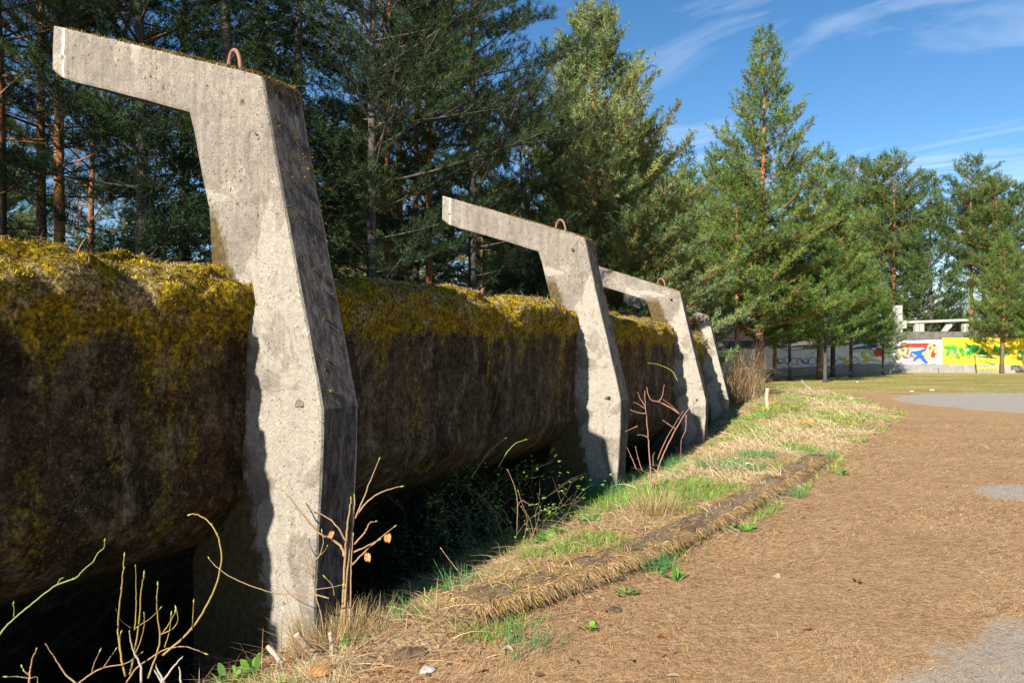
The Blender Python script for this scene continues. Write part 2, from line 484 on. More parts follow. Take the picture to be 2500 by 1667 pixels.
M = {}
XTIP = -1.955
def mat_column():
    m, nt = new_mat("weathered_concrete"); n = N(nt)
    v = n.coord()
    s_ = n.node("ShaderNodeSeparateXYZ"); n.link(v, s_.inputs[0])
    big = n.noise(v, 1.7, 6, 0.68, 0.4)
    col = n.mix(n.ramp(big, 0.36, 0.64), (0.20, 0.178, 0.152), (0.335, 0.30, 0.255))
    fine = n.noise(v, 75, 4, 0.75)
    col = n.mix(n.ramp(fine, 0.40, 0.62, 0.0, 0.6), col, (0.12, 0.10, 0.08))
    mid = n.noise(v, 14, 7, 0.8)
    col = n.mix(1.0, col, n.mix(n.ramp(mid, 0.36, 0.62), (0.72, 0.71, 0.70), (1.22, 1.21, 1.19)), 'MULTIPLY')
    sv = n.mapping(v, scale=(9, 9, 0.5))
    st = n.noise(sv, 1.6, 5, 0.65)
    col = n.mix(n.ramp(st, 0.50, 0.70, 0.0, 0.6), col, (0.12, 0.10, 0.08))
    col = n.mix(n.ramp(st, 0.42, 0.28, 0.0, 0.35), col, (0.48, 0.43, 0.36))
    # crusts of pale lichen, thicker low on the column
    lb = n.math('ADD', n.noise(v, 1.6, 4, 0.6, 0.8), n.ramp(s_.outputs[2], 3.1, 1.2, -0.05, 0.12))
    lf = n.noise(v, 27, 7, 0.8, 0.7)
    lm = n.math('MULTIPLY', n.ramp(lb, 0.50, 0.60), n.ramp(lf, 0.50, 0.60))
    col = n.mix(n.math('MULTIPLY', lm, 0.75), col, (0.60, 0.55, 0.44))
    lc2 = n.math('MULTIPLY', n.ramp(lb, 0.55, 0.58), n.ramp(lf, 0.40, 0.47))
    col = n.mix(n.math('MULTIPLY', lc2, 0.5), col, (0.50, 0.46, 0.38))
    sp = n.noise(v, 34, 3, 0.5, 0.4)
    sb = n.noise(v, 2.7, 3, 0.6)
    sm = n.math('MULTIPLY', n.ramp(sp, 0.62, 0.665), n.ramp(sb, 0.46, 0.60))
    col = n.mix(sm, col, (0.04, 0.03, 0.015))
    # pale lime mark across the arm near its tip
    lx = n.math('ABSOLUTE', n.math('ADD', n.math('SUBTRACT', s_.outputs[0], XTIP), n.math('MULTIPLY', n.math('SUBTRACT', n.noise(v, 9, 3, 0.6), 0.5), 0.03)))
    lime = n.math('MULTIPLY', n.ramp(lx, 0.016, 0.008), n.ramp(n.noise(v, 20, 4, 0.7), 0.36, 0.5))
    col = n.mix(n.math('MULTIPLY', lime, 0.8), col, (0.72, 0.70, 0.66))
    # dark moss where column meets track; on the inner foot, shade painted dark
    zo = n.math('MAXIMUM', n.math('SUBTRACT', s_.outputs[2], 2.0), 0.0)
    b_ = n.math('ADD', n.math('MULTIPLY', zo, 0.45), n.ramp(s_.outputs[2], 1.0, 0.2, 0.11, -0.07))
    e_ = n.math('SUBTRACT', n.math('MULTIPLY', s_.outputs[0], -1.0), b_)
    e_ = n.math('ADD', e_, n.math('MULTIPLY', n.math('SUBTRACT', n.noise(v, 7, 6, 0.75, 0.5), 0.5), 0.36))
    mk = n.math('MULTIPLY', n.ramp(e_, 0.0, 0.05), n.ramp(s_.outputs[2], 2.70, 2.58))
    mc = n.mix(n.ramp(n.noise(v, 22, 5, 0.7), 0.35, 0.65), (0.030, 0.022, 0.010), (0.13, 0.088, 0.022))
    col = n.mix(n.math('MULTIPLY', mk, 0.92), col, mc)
    pv = n.voronoi(v, 38)
    pz = n.math('MULTIPLY', n.ramp(pv, 0.18, 0.09), n.ramp(n.noise(v, 6, 3, 0.6), 0.48, 0.56))
    col = n.mix(n.math('MULTIPLY', pz, 0.85), col, (0.06, 0.05, 0.04))
    h = n.math('ADD', n.math('MULTIPLY', fine, 0.8), n.math('MULTIPLY', lm, 0.4))
    h = n.math('SUBTRACT', h, n.math('MULTIPLY', pz, 1.6))
    n.finish(col, 0.93, h, 0.8, 0.014, 0.15)
    return m
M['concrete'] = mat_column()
M['concrete_grey'] = mat_concrete("grey_concrete", (0.30, 0.28, 0.26), (0.42, 0.39, 0.36), (0.12, 0.11, 0.10), 0.3, 0.5)
M['concrete_dark'] = mat_concrete("stained_concrete", (0.10, 0.095, 0.09), (0.22, 0.205, 0.19), (0.03, 0.028, 0.026), 0.2, 0.8)
M['rough'] = mat_rough_face()
M['shell'] = mat_shell()
M['moss'] = mat_col("moss_tufts", 0.9, 0.25)
M['grass'] = mat_col("grass_blades", 0.75, 0.30)
M['needle'] = mat_col("conifer_needles", 0.6, 0.33, 0.3)
M['litter'] = mat_col("dry_needles", 0.8, 0.1)
M['leaf'] = mat_col("leaves", 0.6, 0.3)
M['rust'] = mat_plain("rusty_steel", (0.19, 0.085, 0.06), (0.32, 0.17, 0.125), 60, 0.7)
M['bark_pine'] = mat_bark("pine_bark", (0.115, 0.085, 0.068), (0.34, 0.155, 0.062), 3.0, 8.5)
M['bark_orange'] = mat_bark("orange_pine_bark", (0.20, 0.125, 0.085), (0.46, 0.21, 0.085), 1.0, 6.0)
M['bark_grey'] = mat_bark("grey_bark", (0.10, 0.088, 0.078), (0.14, 0.115, 0.095), 3.0, 12.0)
M['twig'] = mat_plain("twig_bark", (0.21, 0.12, 0.06), (0.40, 0.27, 0.15), 130, 0.7)
M['twig_red'] = mat_plain("bramble_bark", (0.26, 0.12, 0.09), (0.36, 0.20, 0.14), 90, 0.7)
M['twig_grey'] = mat_plain("grey_twig", (0.30, 0.25, 0.20), (0.42, 0.36, 0.29), 90, 0.8)
M['twig_olive'] = mat_plain("olive_twig", (0.22, 0.15, 0.04), (0.38, 0.28, 0.08), 130, 0.6)
M['twig_green'] = mat_plain("green_twig", (0.16, 0.25, 0.07), (0.26, 0.34, 0.10), 90, 0.6)
M['brush'] = mat_plain("shaded_stems", (0.13, 0.10, 0.06), (0.24, 0.19, 0.12), 60, 0.8)
M['bud'] = mat_plain("fresh_buds", (0.27, 0.38, 0.05), (0.36, 0.42, 0.08), 90, 0.5)
M['brown_leaf'] = mat_plain("withered_leaf", (0.34, 0.16, 0.05), (0.48, 0.26, 0.10), 50, 0.7)
M['wood'] = mat_plain("split_wood", (0.40, 0.26, 0.15), (0.60, 0.44, 0.28), 40, 0.8)
M['bark_log'] = mat_plain("log_bark", (0.17, 0.11, 0.075), (0.30, 0.21, 0.15), 30, 0.9, 0.8, 0.02)
M['flower_white'] = mat_plain("white_petals", (0.78, 0.78, 0.80), (0.7, 0.72, 0.78), 20, 0.5)
M['flower_yellow'] = mat_plain("yellow_petals", (0.80, 0.55, 0.02), (0.75, 0.45, 0.02), 20, 0.5)
M['white'] = mat_plain("white_litter", (0.75, 0.74, 0.70), (0.62, 0.60, 0.56), 20, 0.5)
M['ground'] = mat_ground()

# ------------------------------------------------------------------ track layout (frames and shell)
FR = [  # X, Y of the column's outer edge at the elbow, angle of the track there, height shift
    (-1.51, 4.6, 27.0, 0.00),
    (0.915, 9.4, 26.0, -0.33),
    (3.12, 14.0, 23.0, -0.70),
    (4.76, 18.3, 18.5, -1.00),
    (6.08, 22.8, 15.0, -1.30),
]
_t0 = math.radians(27.0)
TR = [(FR[0][0] - math.sin(_t0) * d, FR[0][1] - math.cos(_t0) * d) for d in (12, 8, 4)] + [(f[0], f[1]) for f in FR] + [(7.1, 27.5), (7.8, 32.5)]
TRP = [np.array([p.x, p.y]) for p in smooth_path([(a, b, 0) for a, b in TR], 8)]
TRP = np.array(TRP)
seg = TRP[1:] - TRP[:-1]
SEGL = np.linalg.norm(seg, axis=1)
CUM = np.concatenate([[0], np.cumsum(SEGL)])

def track_sw(x, y):
    """distance along the track and offset (positive = outward, towards the path)"""
    x = np.asarray(x, float); y = np.asarray(y, float)
    best = np.full(x.shape, 1e9); s = np.zeros(x.shape); q = np.zeros(x.shape)
    for i in range(len(seg)):
        d = seg[i] / SEGL[i]
        rx, ry = x - TRP[i, 0], y - TRP[i, 1]
        t = np.clip(rx * d[0] + ry * d[1], 0 if i else -99, SEGL[i] if i < len(seg) - 1 else 99)
        ex, ey = rx - t * d[0], ry - t * d[1]
        dist = np.hypot(ex, ey)
        side = ex * d[1] - ey * d[0]
        m = dist < best
        best = np.where(m, dist, best); s = np.where(m, CUM[i] + t, s); q = np.where(m, np.where(side >= 0, dist, -dist), q)
    return s, q

def track_xy(s, q):
    s = np.asarray(s, float)
    i = np.clip(np.searchsorted(CUM, s, side='right') - 1, 0, len(seg) - 1)
    d = seg[i] / SEGL[i][:, None]
    # smoothed direction
    sm = np.array([np.interp(s, CUM, np.gradient(TRP[:, k], CUM)) for k in (0, 1)]).T
    d2 = unit(sm)
    p = TRP[i] + d * (s - CUM[i])[:, None]
    return p + np.stack([d2[:, 1], -d2[:, 0]], 1) * np.asarray(q)[:, None]

# ------------------------------------------------------------------ ground
KERB = np.array([(-4.2, 0.6), (-2.2, 2.4), (-0.62, 3.95), (-0.20, 4.38), (0.50, 5.05), (1.48, 6.2), (2.85, 8.2), (4.27, 10.4)])
EDGE = np.array([(-4.2, 0.6), (-2.2, 2.4), (-0.62, 3.95), (0.50, 5.05), (1.48, 6.2), (2.85, 8.2), (4.27, 10.4), (5.6, 12.6), (7.4, 15.2), (9.2, 18.2), (10.4, 22.5), (11.2, 27.0)])

def line_dist(x, y, L):
    best = np.full(np.shape(x), 1e9); side = np.zeros(np.shape(x))
    for a, b in zip(L[:-1], L[1:]):
        d = b - a; l = np.hypot(*d); d = d / l
        rx, ry = x - a[0], y - a[1]
        t = np.clip(rx * d[0] + ry * d[1], 0, l)
        ex, ey = rx - t * d[0], ry - t * d[1]
        dist = np.hypot(ex, ey)
        sd = np.where(ex * d[1] - ey * d[0] >= 0, 1.0, -1.0)
        m = dist < best
        best = np.where(m, dist, best); side = np.where(m, sd, side)
    return best * side      # positive on the path side

def ground_parts(x, y):
    x = np.asarray(x, float); y = np.asarray(y, float)
    s, q = track_sw(x, y)
    e = line_dist(x, y, EDGE)
    base = -0.008 * np.clip(y, 0, 400)
    near = sstep(34, 26, y)
    verge = near * sstep(0.0, -0.05, e) * sstep(0.1, 0.3, q)
    z = base + 0.0
    # verge stands a little above the path
    step = np.where(y < 10.8, sstep(0.02, -0.06, e), sstep(0.5, -0.8, e))
    z = z + near * step * (0.085 + 0.06 * sstep(0.3, 2.0, -e) * sstep(12, 16, y))
    # slope down to the foot of the columns, then the ditch under the shell
    dip = sstep(1.25, 0.30, q) * near
    z = z - dip * 0.26
    ditch = sstep(0.30, -0.75, q) * near * sstep(-8.5, -5.0, q)
    z = z - ditch * 0.95
    z = z + (fbm(x * 1.1, y * 1.1) - 0.5) * 0.07 * np.clip(verge + (q < 0.3), 0.15, 1)
    z = z + (fbm(x * 4, y * 4, 3.3) - 0.5) * 0.05 * np.clip(verge, 0, 1)
    z = z + sstep(70, 240, y) * (7 + 5 * fbm(x * 0.01, y * 0.01)) * 1.0
    return z, s, q, e, verge

def G(x, y):
    z = ground_parts(np.array([x], float), np.array([y], float))[0]
    return float(z[0])

def grid_lines(lo, hi, c, fine, grow):
    out = [c]; d = fine; p = c
    while p < hi: p += d; out.append(p); d *= grow
    d = fine; p = c
    left = []
    while p > lo: p -= d; left.append(p); d *= grow
    return np.array(sorted(left) + out)

def lines_from(segs):
    out = []
    for a, b, st in segs: out += list(np.arange(a, b, st))
    return np.array(out + [segs[-1][1]])
gx = lines_from([(-400, -60, 20), (-60, -14, 1.5), (-14, -4, 0.25), (-4, 5.2, 0.05), (5.2, 14, 0.12), (14, 40, 0.7), (40, 80, 3), (80, 500, 20)])
gy = lines_from([(-80, -6, 4), (-6, 1.5, 0.3), (1.5, 11.5, 0.05), (11.5, 30, 0.16), (30, 60, 0.7), (60, 120, 4), (120, 900, 30)])
XX, YY = np.meshgrid(gx, gy)
ZZ, SS, QQ, EE, VG = ground_parts(XX.ravel(), YY.ravel())
nx, ny = len(gx), len(gy)
idx = np.arange(nx * ny).reshape(ny, nx)
FQ = np.stack([idx[:-1, :-1], idx[:-1, 1:], idx[1:, 1:], idx[1:, :-1]], -1).reshape(-1, 4)
gm = np_mesh("ground", np.stack([XX.ravel(), YY.ravel(), ZZ], 1), FQ, smooth=True)
xs, ys = XX.ravel(), YY.ravel()
def ell(cx, cy, rx, ry): return 1.0 - np.sqrt(((xs - cx) / rx) ** 2 + ((ys - cy) / ry) ** 2)
asph = np.maximum.reduce([ell(4.45, 2.85, 2.85, 1.95) * 5, ell(6.5, 8.3, 1.5, 0.65) * 2.0, ell(17.6, 21.6, 6.2, 5.6) * 4.0])
asph = np.clip(asph + 0.34, 0, 1)
zone = np.zeros((len(xs), 4), np.float32)
zone[:, 0] = asph * (EE > 0)
zone[:, 1] = np.clip(sstep(0.10, -0.02, EE) * sstep(0.0, 0.3, QQ), 0, 1) * (ys < 40)
zone[:, 2] = sstep(25.5, 28.5, ys - 0.05 * (xs - 12)) * sstep(-0.5, 0.5, QQ)
zone[:, 3] = 1
a = gm.color_attributes.new("zone", 'FLOAT_COLOR', 'POINT'); a.data.foreach_set("color", zone.ravel())
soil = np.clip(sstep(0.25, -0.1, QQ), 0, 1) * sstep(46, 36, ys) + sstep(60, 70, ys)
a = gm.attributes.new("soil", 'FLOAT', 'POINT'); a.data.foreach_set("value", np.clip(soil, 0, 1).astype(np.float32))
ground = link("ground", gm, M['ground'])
tag(ground, kind='structure')

# ------------------------------------------------------------------ generic scattered ribbons
def ribbons(base, direc, side, L, W, droop, k=3, tipw=0.15):
    """n blades of k quads; droop pulls the tip down (or up, negative)"""
    n = len(base)
    t = np.linspace(0, 1, k + 1)
    c = base[:, None, :] + direc[:, None, :] * (L[:, None] * t[None, :])[:, :, None]
    c[:, :, 2] -= (droop[:, None] * t[None, :] ** 2)
    w = W[:, None] * (1 - (1 - tipw) * t[None, :] ** 1.5) * 0.5
    v = np.stack([c - side[:, None, :] * w[:, :, None], c + side[:, None, :] * w[:, :, None]], 2)   # n,k+1,2,3
    V = v.reshape(-1, 3)
    b = (np.arange(n) * (k + 1) * 2)[:, None]
    j = (np.arange(k) * 2)[None, :]
    q = np.stack([b + j, b + j + 1, b + j + 3, b + j + 2], -1).reshape(-1, 4)
    return V, q

def rand_dirs(n, elev_lo, elev_hi):
    a = rng.uniform(0, 2 * np.pi, n); e = np.radians(rng.uniform(elev_lo, elev_hi, n))
    return np.stack([np.cos(a) * np.cos(e), np.sin(a) * np.cos(e), np.sin(e)], 1)

def side_of(d):
    h = rng.normal(size=d.shape) * 0.35; h[:, 2] += 1
    return unit(np.cross(d, h))

def palette(n, cols, p=None, var=0.15):
    cols = np.array(cols, float)
    i = rng.choice(len(cols), n, p=p)
    return np.clip(cols[i] * (1 + rng.normal(0, var, (n, 1))), 0.004, 1)

# ------------------------------------------------------------------ the mossy shell of the track
ZTOP_S = [CUM[0]] + [float(track_sw(np.array([f[0]]), np.array([f[1]]))[0][0]) for f in FR] + [CUM[-1]]
ZTOP_V = [2.05, 2.06, 2.07, 1.93, 1.66, 1.38, 0.9]
def ztop(s): return np.interp(s, ZTOP_S, ZTOP_V)
# cross-section: (inward offset w, height below the top)
SEC = [(0.95, -0.10), (0.72, -0.015), (0.55, 0.0), (0.40, -0.02), (0.25, -0.07), (0.14, -0.14), (0.12, -0.22), (0.135, -0.33), (0.16, -0.60), (0.17, -0.85),
       (0.175, -1.05), (0.19, -1.20), (0.18, -1.36), (0.28, -1.52), (0.45, -1.68), (0.75, -1.83), (1.25, -2.0), (1.8, -2.1), (3.3, -3.6),  # far side carried down to ground, added to keep light from under the wall
       (3.5, -3.6), (3.5, -1.85), (1.9, -1.82), (1.4, -1.72), (1.0, -1.5), (0.85, -1.1), (0.92, -0.6), (0.95, -0.10)]
SECd = [Vector((a, b, 0)) for a, b in SEC]
dense = smooth_path(SECd[:19], 7) + SECd[19:]
SW = np.array([p.x for p in dense]); SZ = np.array([p.y for p in dense])
ns = 520
sgrid = np.concatenate([np.linspace(0.5, ZTOP_S[1] - 4, 40), np.linspace(ZTOP_S[1] - 3.9, ZTOP_S[2] + 1, 300), np.linspace(ZTOP_S[2] + 1.1, CUM[-1] - 1, 180)])
ns, nc = len(sgrid), len(SW)
S2, W2 = np.meshgrid(sgrid, SW, indexing='ij')
Z2 = np.tile(SZ, (ns, 1))
zt = ztop(S2)
depth_k = np.clip((zt + 0.55) / (2.06 + 0.55), 0.6, 1.0)
kd = (np.interp(S2, ZTOP_S, [1.62, 1.62, 1.68, 2.05, 2.15, 2.0, 1.6]) - 0.5) / 1.12
Zw = zt + np.where(Z2 > -0.5, Z2, -0.5 + (Z2 + 0.5) * kd)
outer = np.arange(nc)[None, :] < len(smooth_path(SECd[:19], 7)) - 30
bump1 = (fbm(S2 * 1.3, Zw * 2.0 + W2 * 2, 0.0) - 0.5) * 0.05
mossy = sstep(-0.75, -0.05, Z2) 
bump2 = (fbm(S2 * 7, Zw * 7, W2 * 7) - 0.5) * (0.035 + 0.055 * mossy) + (fbm(S2 * 5, Zw * 6, 4.0) - 0.5) * 0.03
lump = (sstep(0.46, 0.66, fbm(S2 * 3.3, Zw * 3.0 + W2 * 3.0, 7.7)) * 0.055 + (fbm(S2 * 14, Zw * 14, W2 * 14) - 0.5) * 0.04) * mossy
disp = (bump1 + bump2 + lump) * (Z2 > -2.1)
disp = np.where(Z2 < -0.35, np.minimum(disp, 0.015) * 0.6, disp)
qoff = -(W2 - 0.02) + disp
XY = track_xy(S2.ravel(), qoff.ravel())
Zf = Zw + disp * 0.9 * mossy + (fbm(S2 * 0.9, 0 * S2, 2.0) - 0.5) * 0.06 * mossy
V = np.concatenate([XY, Zf.reshape(-1, 1)], 1)
idn = np.arange(ns * nc).reshape(ns, nc)
FQ = np.stack([idn[:-1, :-1], idn[1:, :-1], idn[1:, 1:], idn[:-1, 1:]], -1).reshape(-1, 4)
wall_root = empty("track_wall", (float(TRP[16][0]), float(TRP[16][1]), -0.6))
tag(wall_root, "long curved concrete track wall, dark below and covered in yellow moss along its top", "track wall")
sm = np_mesh("shell", V - np.array(wall_root.location), FQ, smooth=True)
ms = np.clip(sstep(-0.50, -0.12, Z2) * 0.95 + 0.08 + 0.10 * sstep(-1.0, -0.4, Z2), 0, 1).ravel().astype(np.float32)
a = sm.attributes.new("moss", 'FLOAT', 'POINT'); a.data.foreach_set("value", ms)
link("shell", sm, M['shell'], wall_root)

# moss and lichen tufts over the rounded top
def shell_point(s, u):
    """u indexes the dense section"""
    i = np.clip(u.astype(int), 0, nc - 2); f = u - i
    si = np.interp(s, sgrid, np.arange(ns)); a = np.clip(si.astype(int), 0, ns - 2); g = si - a
    VV = V.reshape(ns, nc, 3)
    def at(aa, ii): return VV[aa, ii]
    p = (at(a, i) * (1 - f)[:, None] + at(a, i + 1) * f[:, None]) * (1 - g)[:, None] + (at(a + 1, i) * (1 - f)[:, None] + at(a + 1, i + 1) * f[:, None]) * g[:, None]
    ds = at(a + 1, i) - at(a, i); du = at(a, i + 1) - at(a, i)
    nrm = unit(np.cross(du, ds))
    return p, nrm
nb = 150000
s_ = ZTOP_S[1] - 4.5 + (ZTOP_S[4] + 4 - ZTOP_S[1] + 4.5) * rng.uniform(0, 1, nb) ** 1.6
u_ = 4 + rng.uniform(0, 1, nb) ** 1.15 * 66
pt, nr = shell_point(s_, u_)
# orient normals outward/up
flip = (nr[:, 2] + (pt[:, 0] * 0)) < -0.2
nr[flip] *= -1
zrel = pt[:, 2] - ztop(s_)
patch = fbm(pt[:, 0] * 2.2, pt[:, 1] * 2.2, pt[:, 2] * 2.0)
patch2 = fbm(pt[:, 0] * 3.1 + 9, pt[:, 1] * 3.1, pt[:, 2] * 3.0 + 4)
streak = fbm(s_ * 2.4, pt[:, 2] * 0.55, 1.0)
keep = rng.uniform(0, 1, nb) < np.clip(1.35 + zrel * 4.6 + (patch - 0.5) * 2.6 + (streak > 0.57) * 0.8, 0.02, 1)
pt, nr, patch, patch2, zrel, streak, s_ = [q[keep] for q in (pt, nr, patch, patch2, zrel, streak, s_)]
n_ = len(pt)
yellow = np.array([(0.66, 0.46, 0.012), (0.50, 0.42, 0.015), (0.76, 0.50, 0.02), (0.30, 0.27, 0.015)])
beige = np.array([(0.52, 0.42, 0.25), (0.36, 0.28, 0.16), (0.18, 0.13, 0.07), (0.46, 0.40, 0.27)])
brown = np.array([(0.16, 0.10, 0.03), (0.10, 0.075, 0.02), (0.22, 0.13, 0.04), (0.08, 0.06, 0.03)])
ci = rng.integers(0, 4, n_)
sel = patch * 0.9 + patch2 * 0.3 + rng.normal(0, 0.035, n_)
colm = np.where((sel > 0.66)[:, None], beige[ci], np.where((sel > 0.525)[:, None], yellow[ci], brown[ci]))
far_beige = (s_ > ZTOP_S[1] + 2.6) & (patch2 > 0.47) & (streak < 0.55)
colm = np.where(far_beige[:, None], beige[ci], colm)
colm = colm * (1 + rng.normal(0, 0.18, (n_, 1))) * np.where(zrel < -0.30, 0.45, 1.0)[:, None]  # lower tufts dimmed, the wall's shade put into their colour
d = unit(nr * 0.9 + rng.normal(size=nr.shape) * 0.55 + np.array([0, 0, 0.35]))
L = rng.uniform(0.010, 0.028, n_); Wd = rng.uniform(0.004, 0.009, n_)
Vm, Fm = ribbons(pt - nr * 0.006, d, side_of(d), L, Wd, np.zeros(n_), 1, 0.3)
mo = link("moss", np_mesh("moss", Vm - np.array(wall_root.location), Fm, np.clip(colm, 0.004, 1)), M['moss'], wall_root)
mo['kind'] = 'stuff'
# long dead straw and pine needles caught in the moss
n_ = 2600
s_ = rng.uniform(ZTOP_S[1] - 4.5, ZTOP_S[3] + 1, n_); cl = fbm(s_ * 1.5, 0 * s_, 5.0)
s_ = s_[cl > 0.42]; n_ = len(s_)
pt, nr = shell_point(s_, rng.uniform(6, 36, n_)); nr[nr[:, 2] < 0] *= -1
d = unit(np.cross(nr, rng.normal(size=nr.shape)) + nr * 0.15)
L = rng.uniform(0.05, 0.16, n_)
Vm, Fm = ribbons(pt + nr * 0.02, d, side_of(d), L, np.full(n_, 0.003), L * 0.25, 2, 0.5)
so = link("dry_straw", np_mesh("dry_straw", Vm - np.array(wall_root.location), Fm, palette(Fm.shape[0], [(0.55, 0.42, 0.24), (0.48, 0.30, 0.13)])), M['grass'], wall_root)
so['kind'] = 'stuff'

# ------------------------------------------------------------------ the concrete frames
def frame_wz(px, py):
    """pixel on the front face of the nearest frame -> inward offset and height in its own plane"""
    px, py = px * C2, py * C2
    X0, Y0, th, _ = FR[0]; c, s = math.cos(math.radians(th)), math.sin(math.radians(th))
    r = (px - CX) / F
    w = (X0 - r * Y0) / (c + r * s)
    return w, EYE - (py - CY) / F * (Y0 + w * s)

OUT2D = [frame_wz(*p) for p in [(121, 57), (300, 98), (450, 133), (560, 157), (600, 172), (632, 360), (666, 550), (702, 740), (726, 870), (738, 940),
                                (736, 1060), (728, 1220), (722, 1380)]]
w_b, z_b = OUT2D[-1]
BOT = [(w_b, -0.75), (0.62, -0.95), (0.62, 0.20), (0.50, 0.48)]
IN2D = [frame_wz(*p) for p in [(484, 600), (478, 480), (462, 400), (446, 310), (433, 258)]] + [frame_wz(*p) for p in [(300, 222), (175, 190), (140, 178), (119, 160)]]
IN2D = [(0.42, 1.2)] + IN2D
PROF = OUT2D + BOT + IN2D
KNEE_Z = OUT2D[9][1]

def densify(prof, step=0.14):
    out = []
    for (a, b), (c, d) in zip(prof, prof[1:] + prof[:1]):
        n = max(1, int(math.hypot(c - a, d - b) / step))
        for k in range(n): out.append((a + (c - a) * k / n, b + (d - b) * k / n))
    return out

THICK = 0.34
def make_frame(i, label):
    X0, Y0, th, dz = FR[i]
    root = empty("track_support", (X0, Y0, G(X0 + 0.35, Y0)), -math.radians(th))
    gz = root.location.z
    tag(root, label, "concrete support", "concrete supports standing along the track")
    # local axes: +x outward (towards path), +y along track away from camera
    pr = densify(PROF)
    bm = bmesh.new()
    rows = []
    for kk, yv in enumerate((0.0, THICK)):
        row = []
        for j, (w, z) in enumerate(pr):
            zz = z + dz
            if z < -0.3: zz = z
            jx = (random.random() - 0.5) * 0.005; jz = (random.random() - 0.5) * 0.005
            row.append(bm.verts.new((-w + jx, yv + (random.random() - 0.5) * 0.004, zz - gz + jz)))
        rows.append(row)
    n = len(pr)
    f0 = bm.faces.new(rows[0]); f1 = bm.faces.new(rows[1][::-1])
    for j in range(n):
        f = bm.faces.new((rows[0][(j + 1) % n], rows[0][j], rows[1][j], rows[1][(j + 1) % n]))
        wm, zm = (pr[j][0] + pr[(j + 1) % n][0]) / 2, (pr[j][1] + pr[(j + 1) % n][1]) / 2
        if wm < 0.02 and zm < OUT2D[4][1] + 0.05: f.material_index = 1
    bmesh.ops.recalc_face_normals(bm, faces=bm.faces)
    edges = [e for e in bm.edges if abs(e.verts[0].co.y - e.verts[1].co.y) < 0.02 and (e.is_boundary or len(e.link_faces) == 2)]
    bmesh.ops.bevel(bm, geom=edges, offset=0.022, segments=2, affect='EDGES', profile=0.6)
    for v in bm.verts:
        if v.co.y > 0.0 or True:
            v.co += Vector((random.uniform(-1, 1), random.uniform(-1, 1), random.uniform(-1, 1))) * 0.0012
    bmesh.ops.triangulate(bm, faces=[f for f in bm.faces if len(f.verts) > 4])
    me = bpy.data.meshes.new("body"); bm.to_mesh(me); bm.free()
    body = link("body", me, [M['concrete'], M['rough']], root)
    # formwork tie holes, cut for real
    def hole(p2, r, depth=0.12):
        w, z = p2
        b = MB(); b.tube([(-w, -0.1, z + dz - gz), (-w, depth, z + dz - gz)], [r, r * 0.8], 9)
        for v in b.bm.verts: v.co += Vector((random.uniform(-1, 1), 0, random.uniform(-1, 1))) * r * 0.18
        cut = b.build("cutter")
        return cut
    holes = [((143, 133), 0.026 if i else 0.022), ((556, 237), 0.034 if i else 0.028), ((687, 930), 0.045 if i < 2 else 0.032)]
    cuts = [hole(frame_wz(*p), r) for p, r in holes]
    cuts.append(hole(frame_wz(603, 292), 0.010, 0.05)); cuts.append(hole(frame_wz(512, 330), 0.008, 0.05)); cuts.append(hole(frame_wz(640, 965), 0.008, 0.05))
    bpy.context.view_layer.update()
    for cobj in cuts:
        cobj.parent = root
        md = body.modifiers.new("b", 'BOOLEAN'); md.operation = 'DIFFERENCE'; md.object = cobj; md.solver = 'EXACT'
    bpy.context.view_layer.update()
    dg = bpy.context.evaluated_depsgraph_get()
    nm = bpy.data.meshes.new_from_object(body.evaluated_get(dg))
    body.modifiers.clear()
    if len(nm.polygons) > 50:
        old = body.data; body.data = nm; bpy.data.meshes.remove(old); nm.name = "body"
    for cobj in cuts:
        m_ = cobj.data; bpy.data.objects.remove(cobj); bpy.data.meshes.remove(m_)
    # lifting loop
    w0, z0 = frame_wz(480, 132); w1, z1 = frame_wz(517, 146)
    pts = []
    for k in range(13):
        t = k / 12; ang = math.pi * t
        w = w0 + 0.01 + (w1 - w0) * t
        pts.append((-(w0 * 0.5 + w1 * 0.5) - math.cos(ang) * 0.075 , THICK * 0.42 + 0.02 * math.cos(ang), z0 - (z0 - z1) * t + dz - gz - 0.02 + math.sin(ang) * 0.135))
    lo = MB().tube([Vector(pts[0]) - Vector((0, 0, .06))] + pts + [Vector(pts[-1]) - Vector((0, 0, .06))], 0.013, 8).build("lifting_loop", M['rust'], root)
    # moss along the top edge and over the elbow
    nb = 5200 if i == 0 else 2600
    top = [frame_wz(*p) for p in [(150, 64), (600, 172)]]
    tt = rng.uniform(0, 1, nb) ** 0.8
    pw = top[0][0] + (top[1][0] - top[0][0]) * tt; pz = top[0][1] + (top[1][1] - top[0][1]) * tt
    yy = rng.uniform(0.0, THICK, nb)
    dens = fbm(pw * 6, yy * 9, 2.0 + i)
    k = dens + 0.35 * (tt - 0.5) + np.where(np.abs(yy - 0.17) < 0.13, 0.05, -0.06) > 0.50
    pw, pz, yy = pw[k], pz[k], yy[k]
    yy = np.where(rng.uniform(0, 1, len(yy)) < 0.3, rng.uniform(-0.004, 0.02, len(yy)), yy)
    base = np.stack([-pw, yy, pz + dz - gz - 0.002 + 0 * pw], 1)
    # a few dozen clumps down the weathered outer face
    nf = 2200 if i == 0 else 1100
    tz = rng.uniform(0, 1, nf) ** 1.3; ow = np.array([OUT2D[4][0], OUT2D[9][0]]); oz = np.array([OUT2D[4][1], OUT2D[9][1]])
    fw = ow[0] + (ow[1] - ow[0]) * tz; fz = oz[0] + (oz[1] - oz[0]) * tz; fy = rng.uniform(0.01, THICK, nf)
    cl = fbm(fy * 14, fz * 11, 4.0 + i)
    kk = cl > 0.57 - 0.14 * (tz < 0.06) + 0.10 * tz
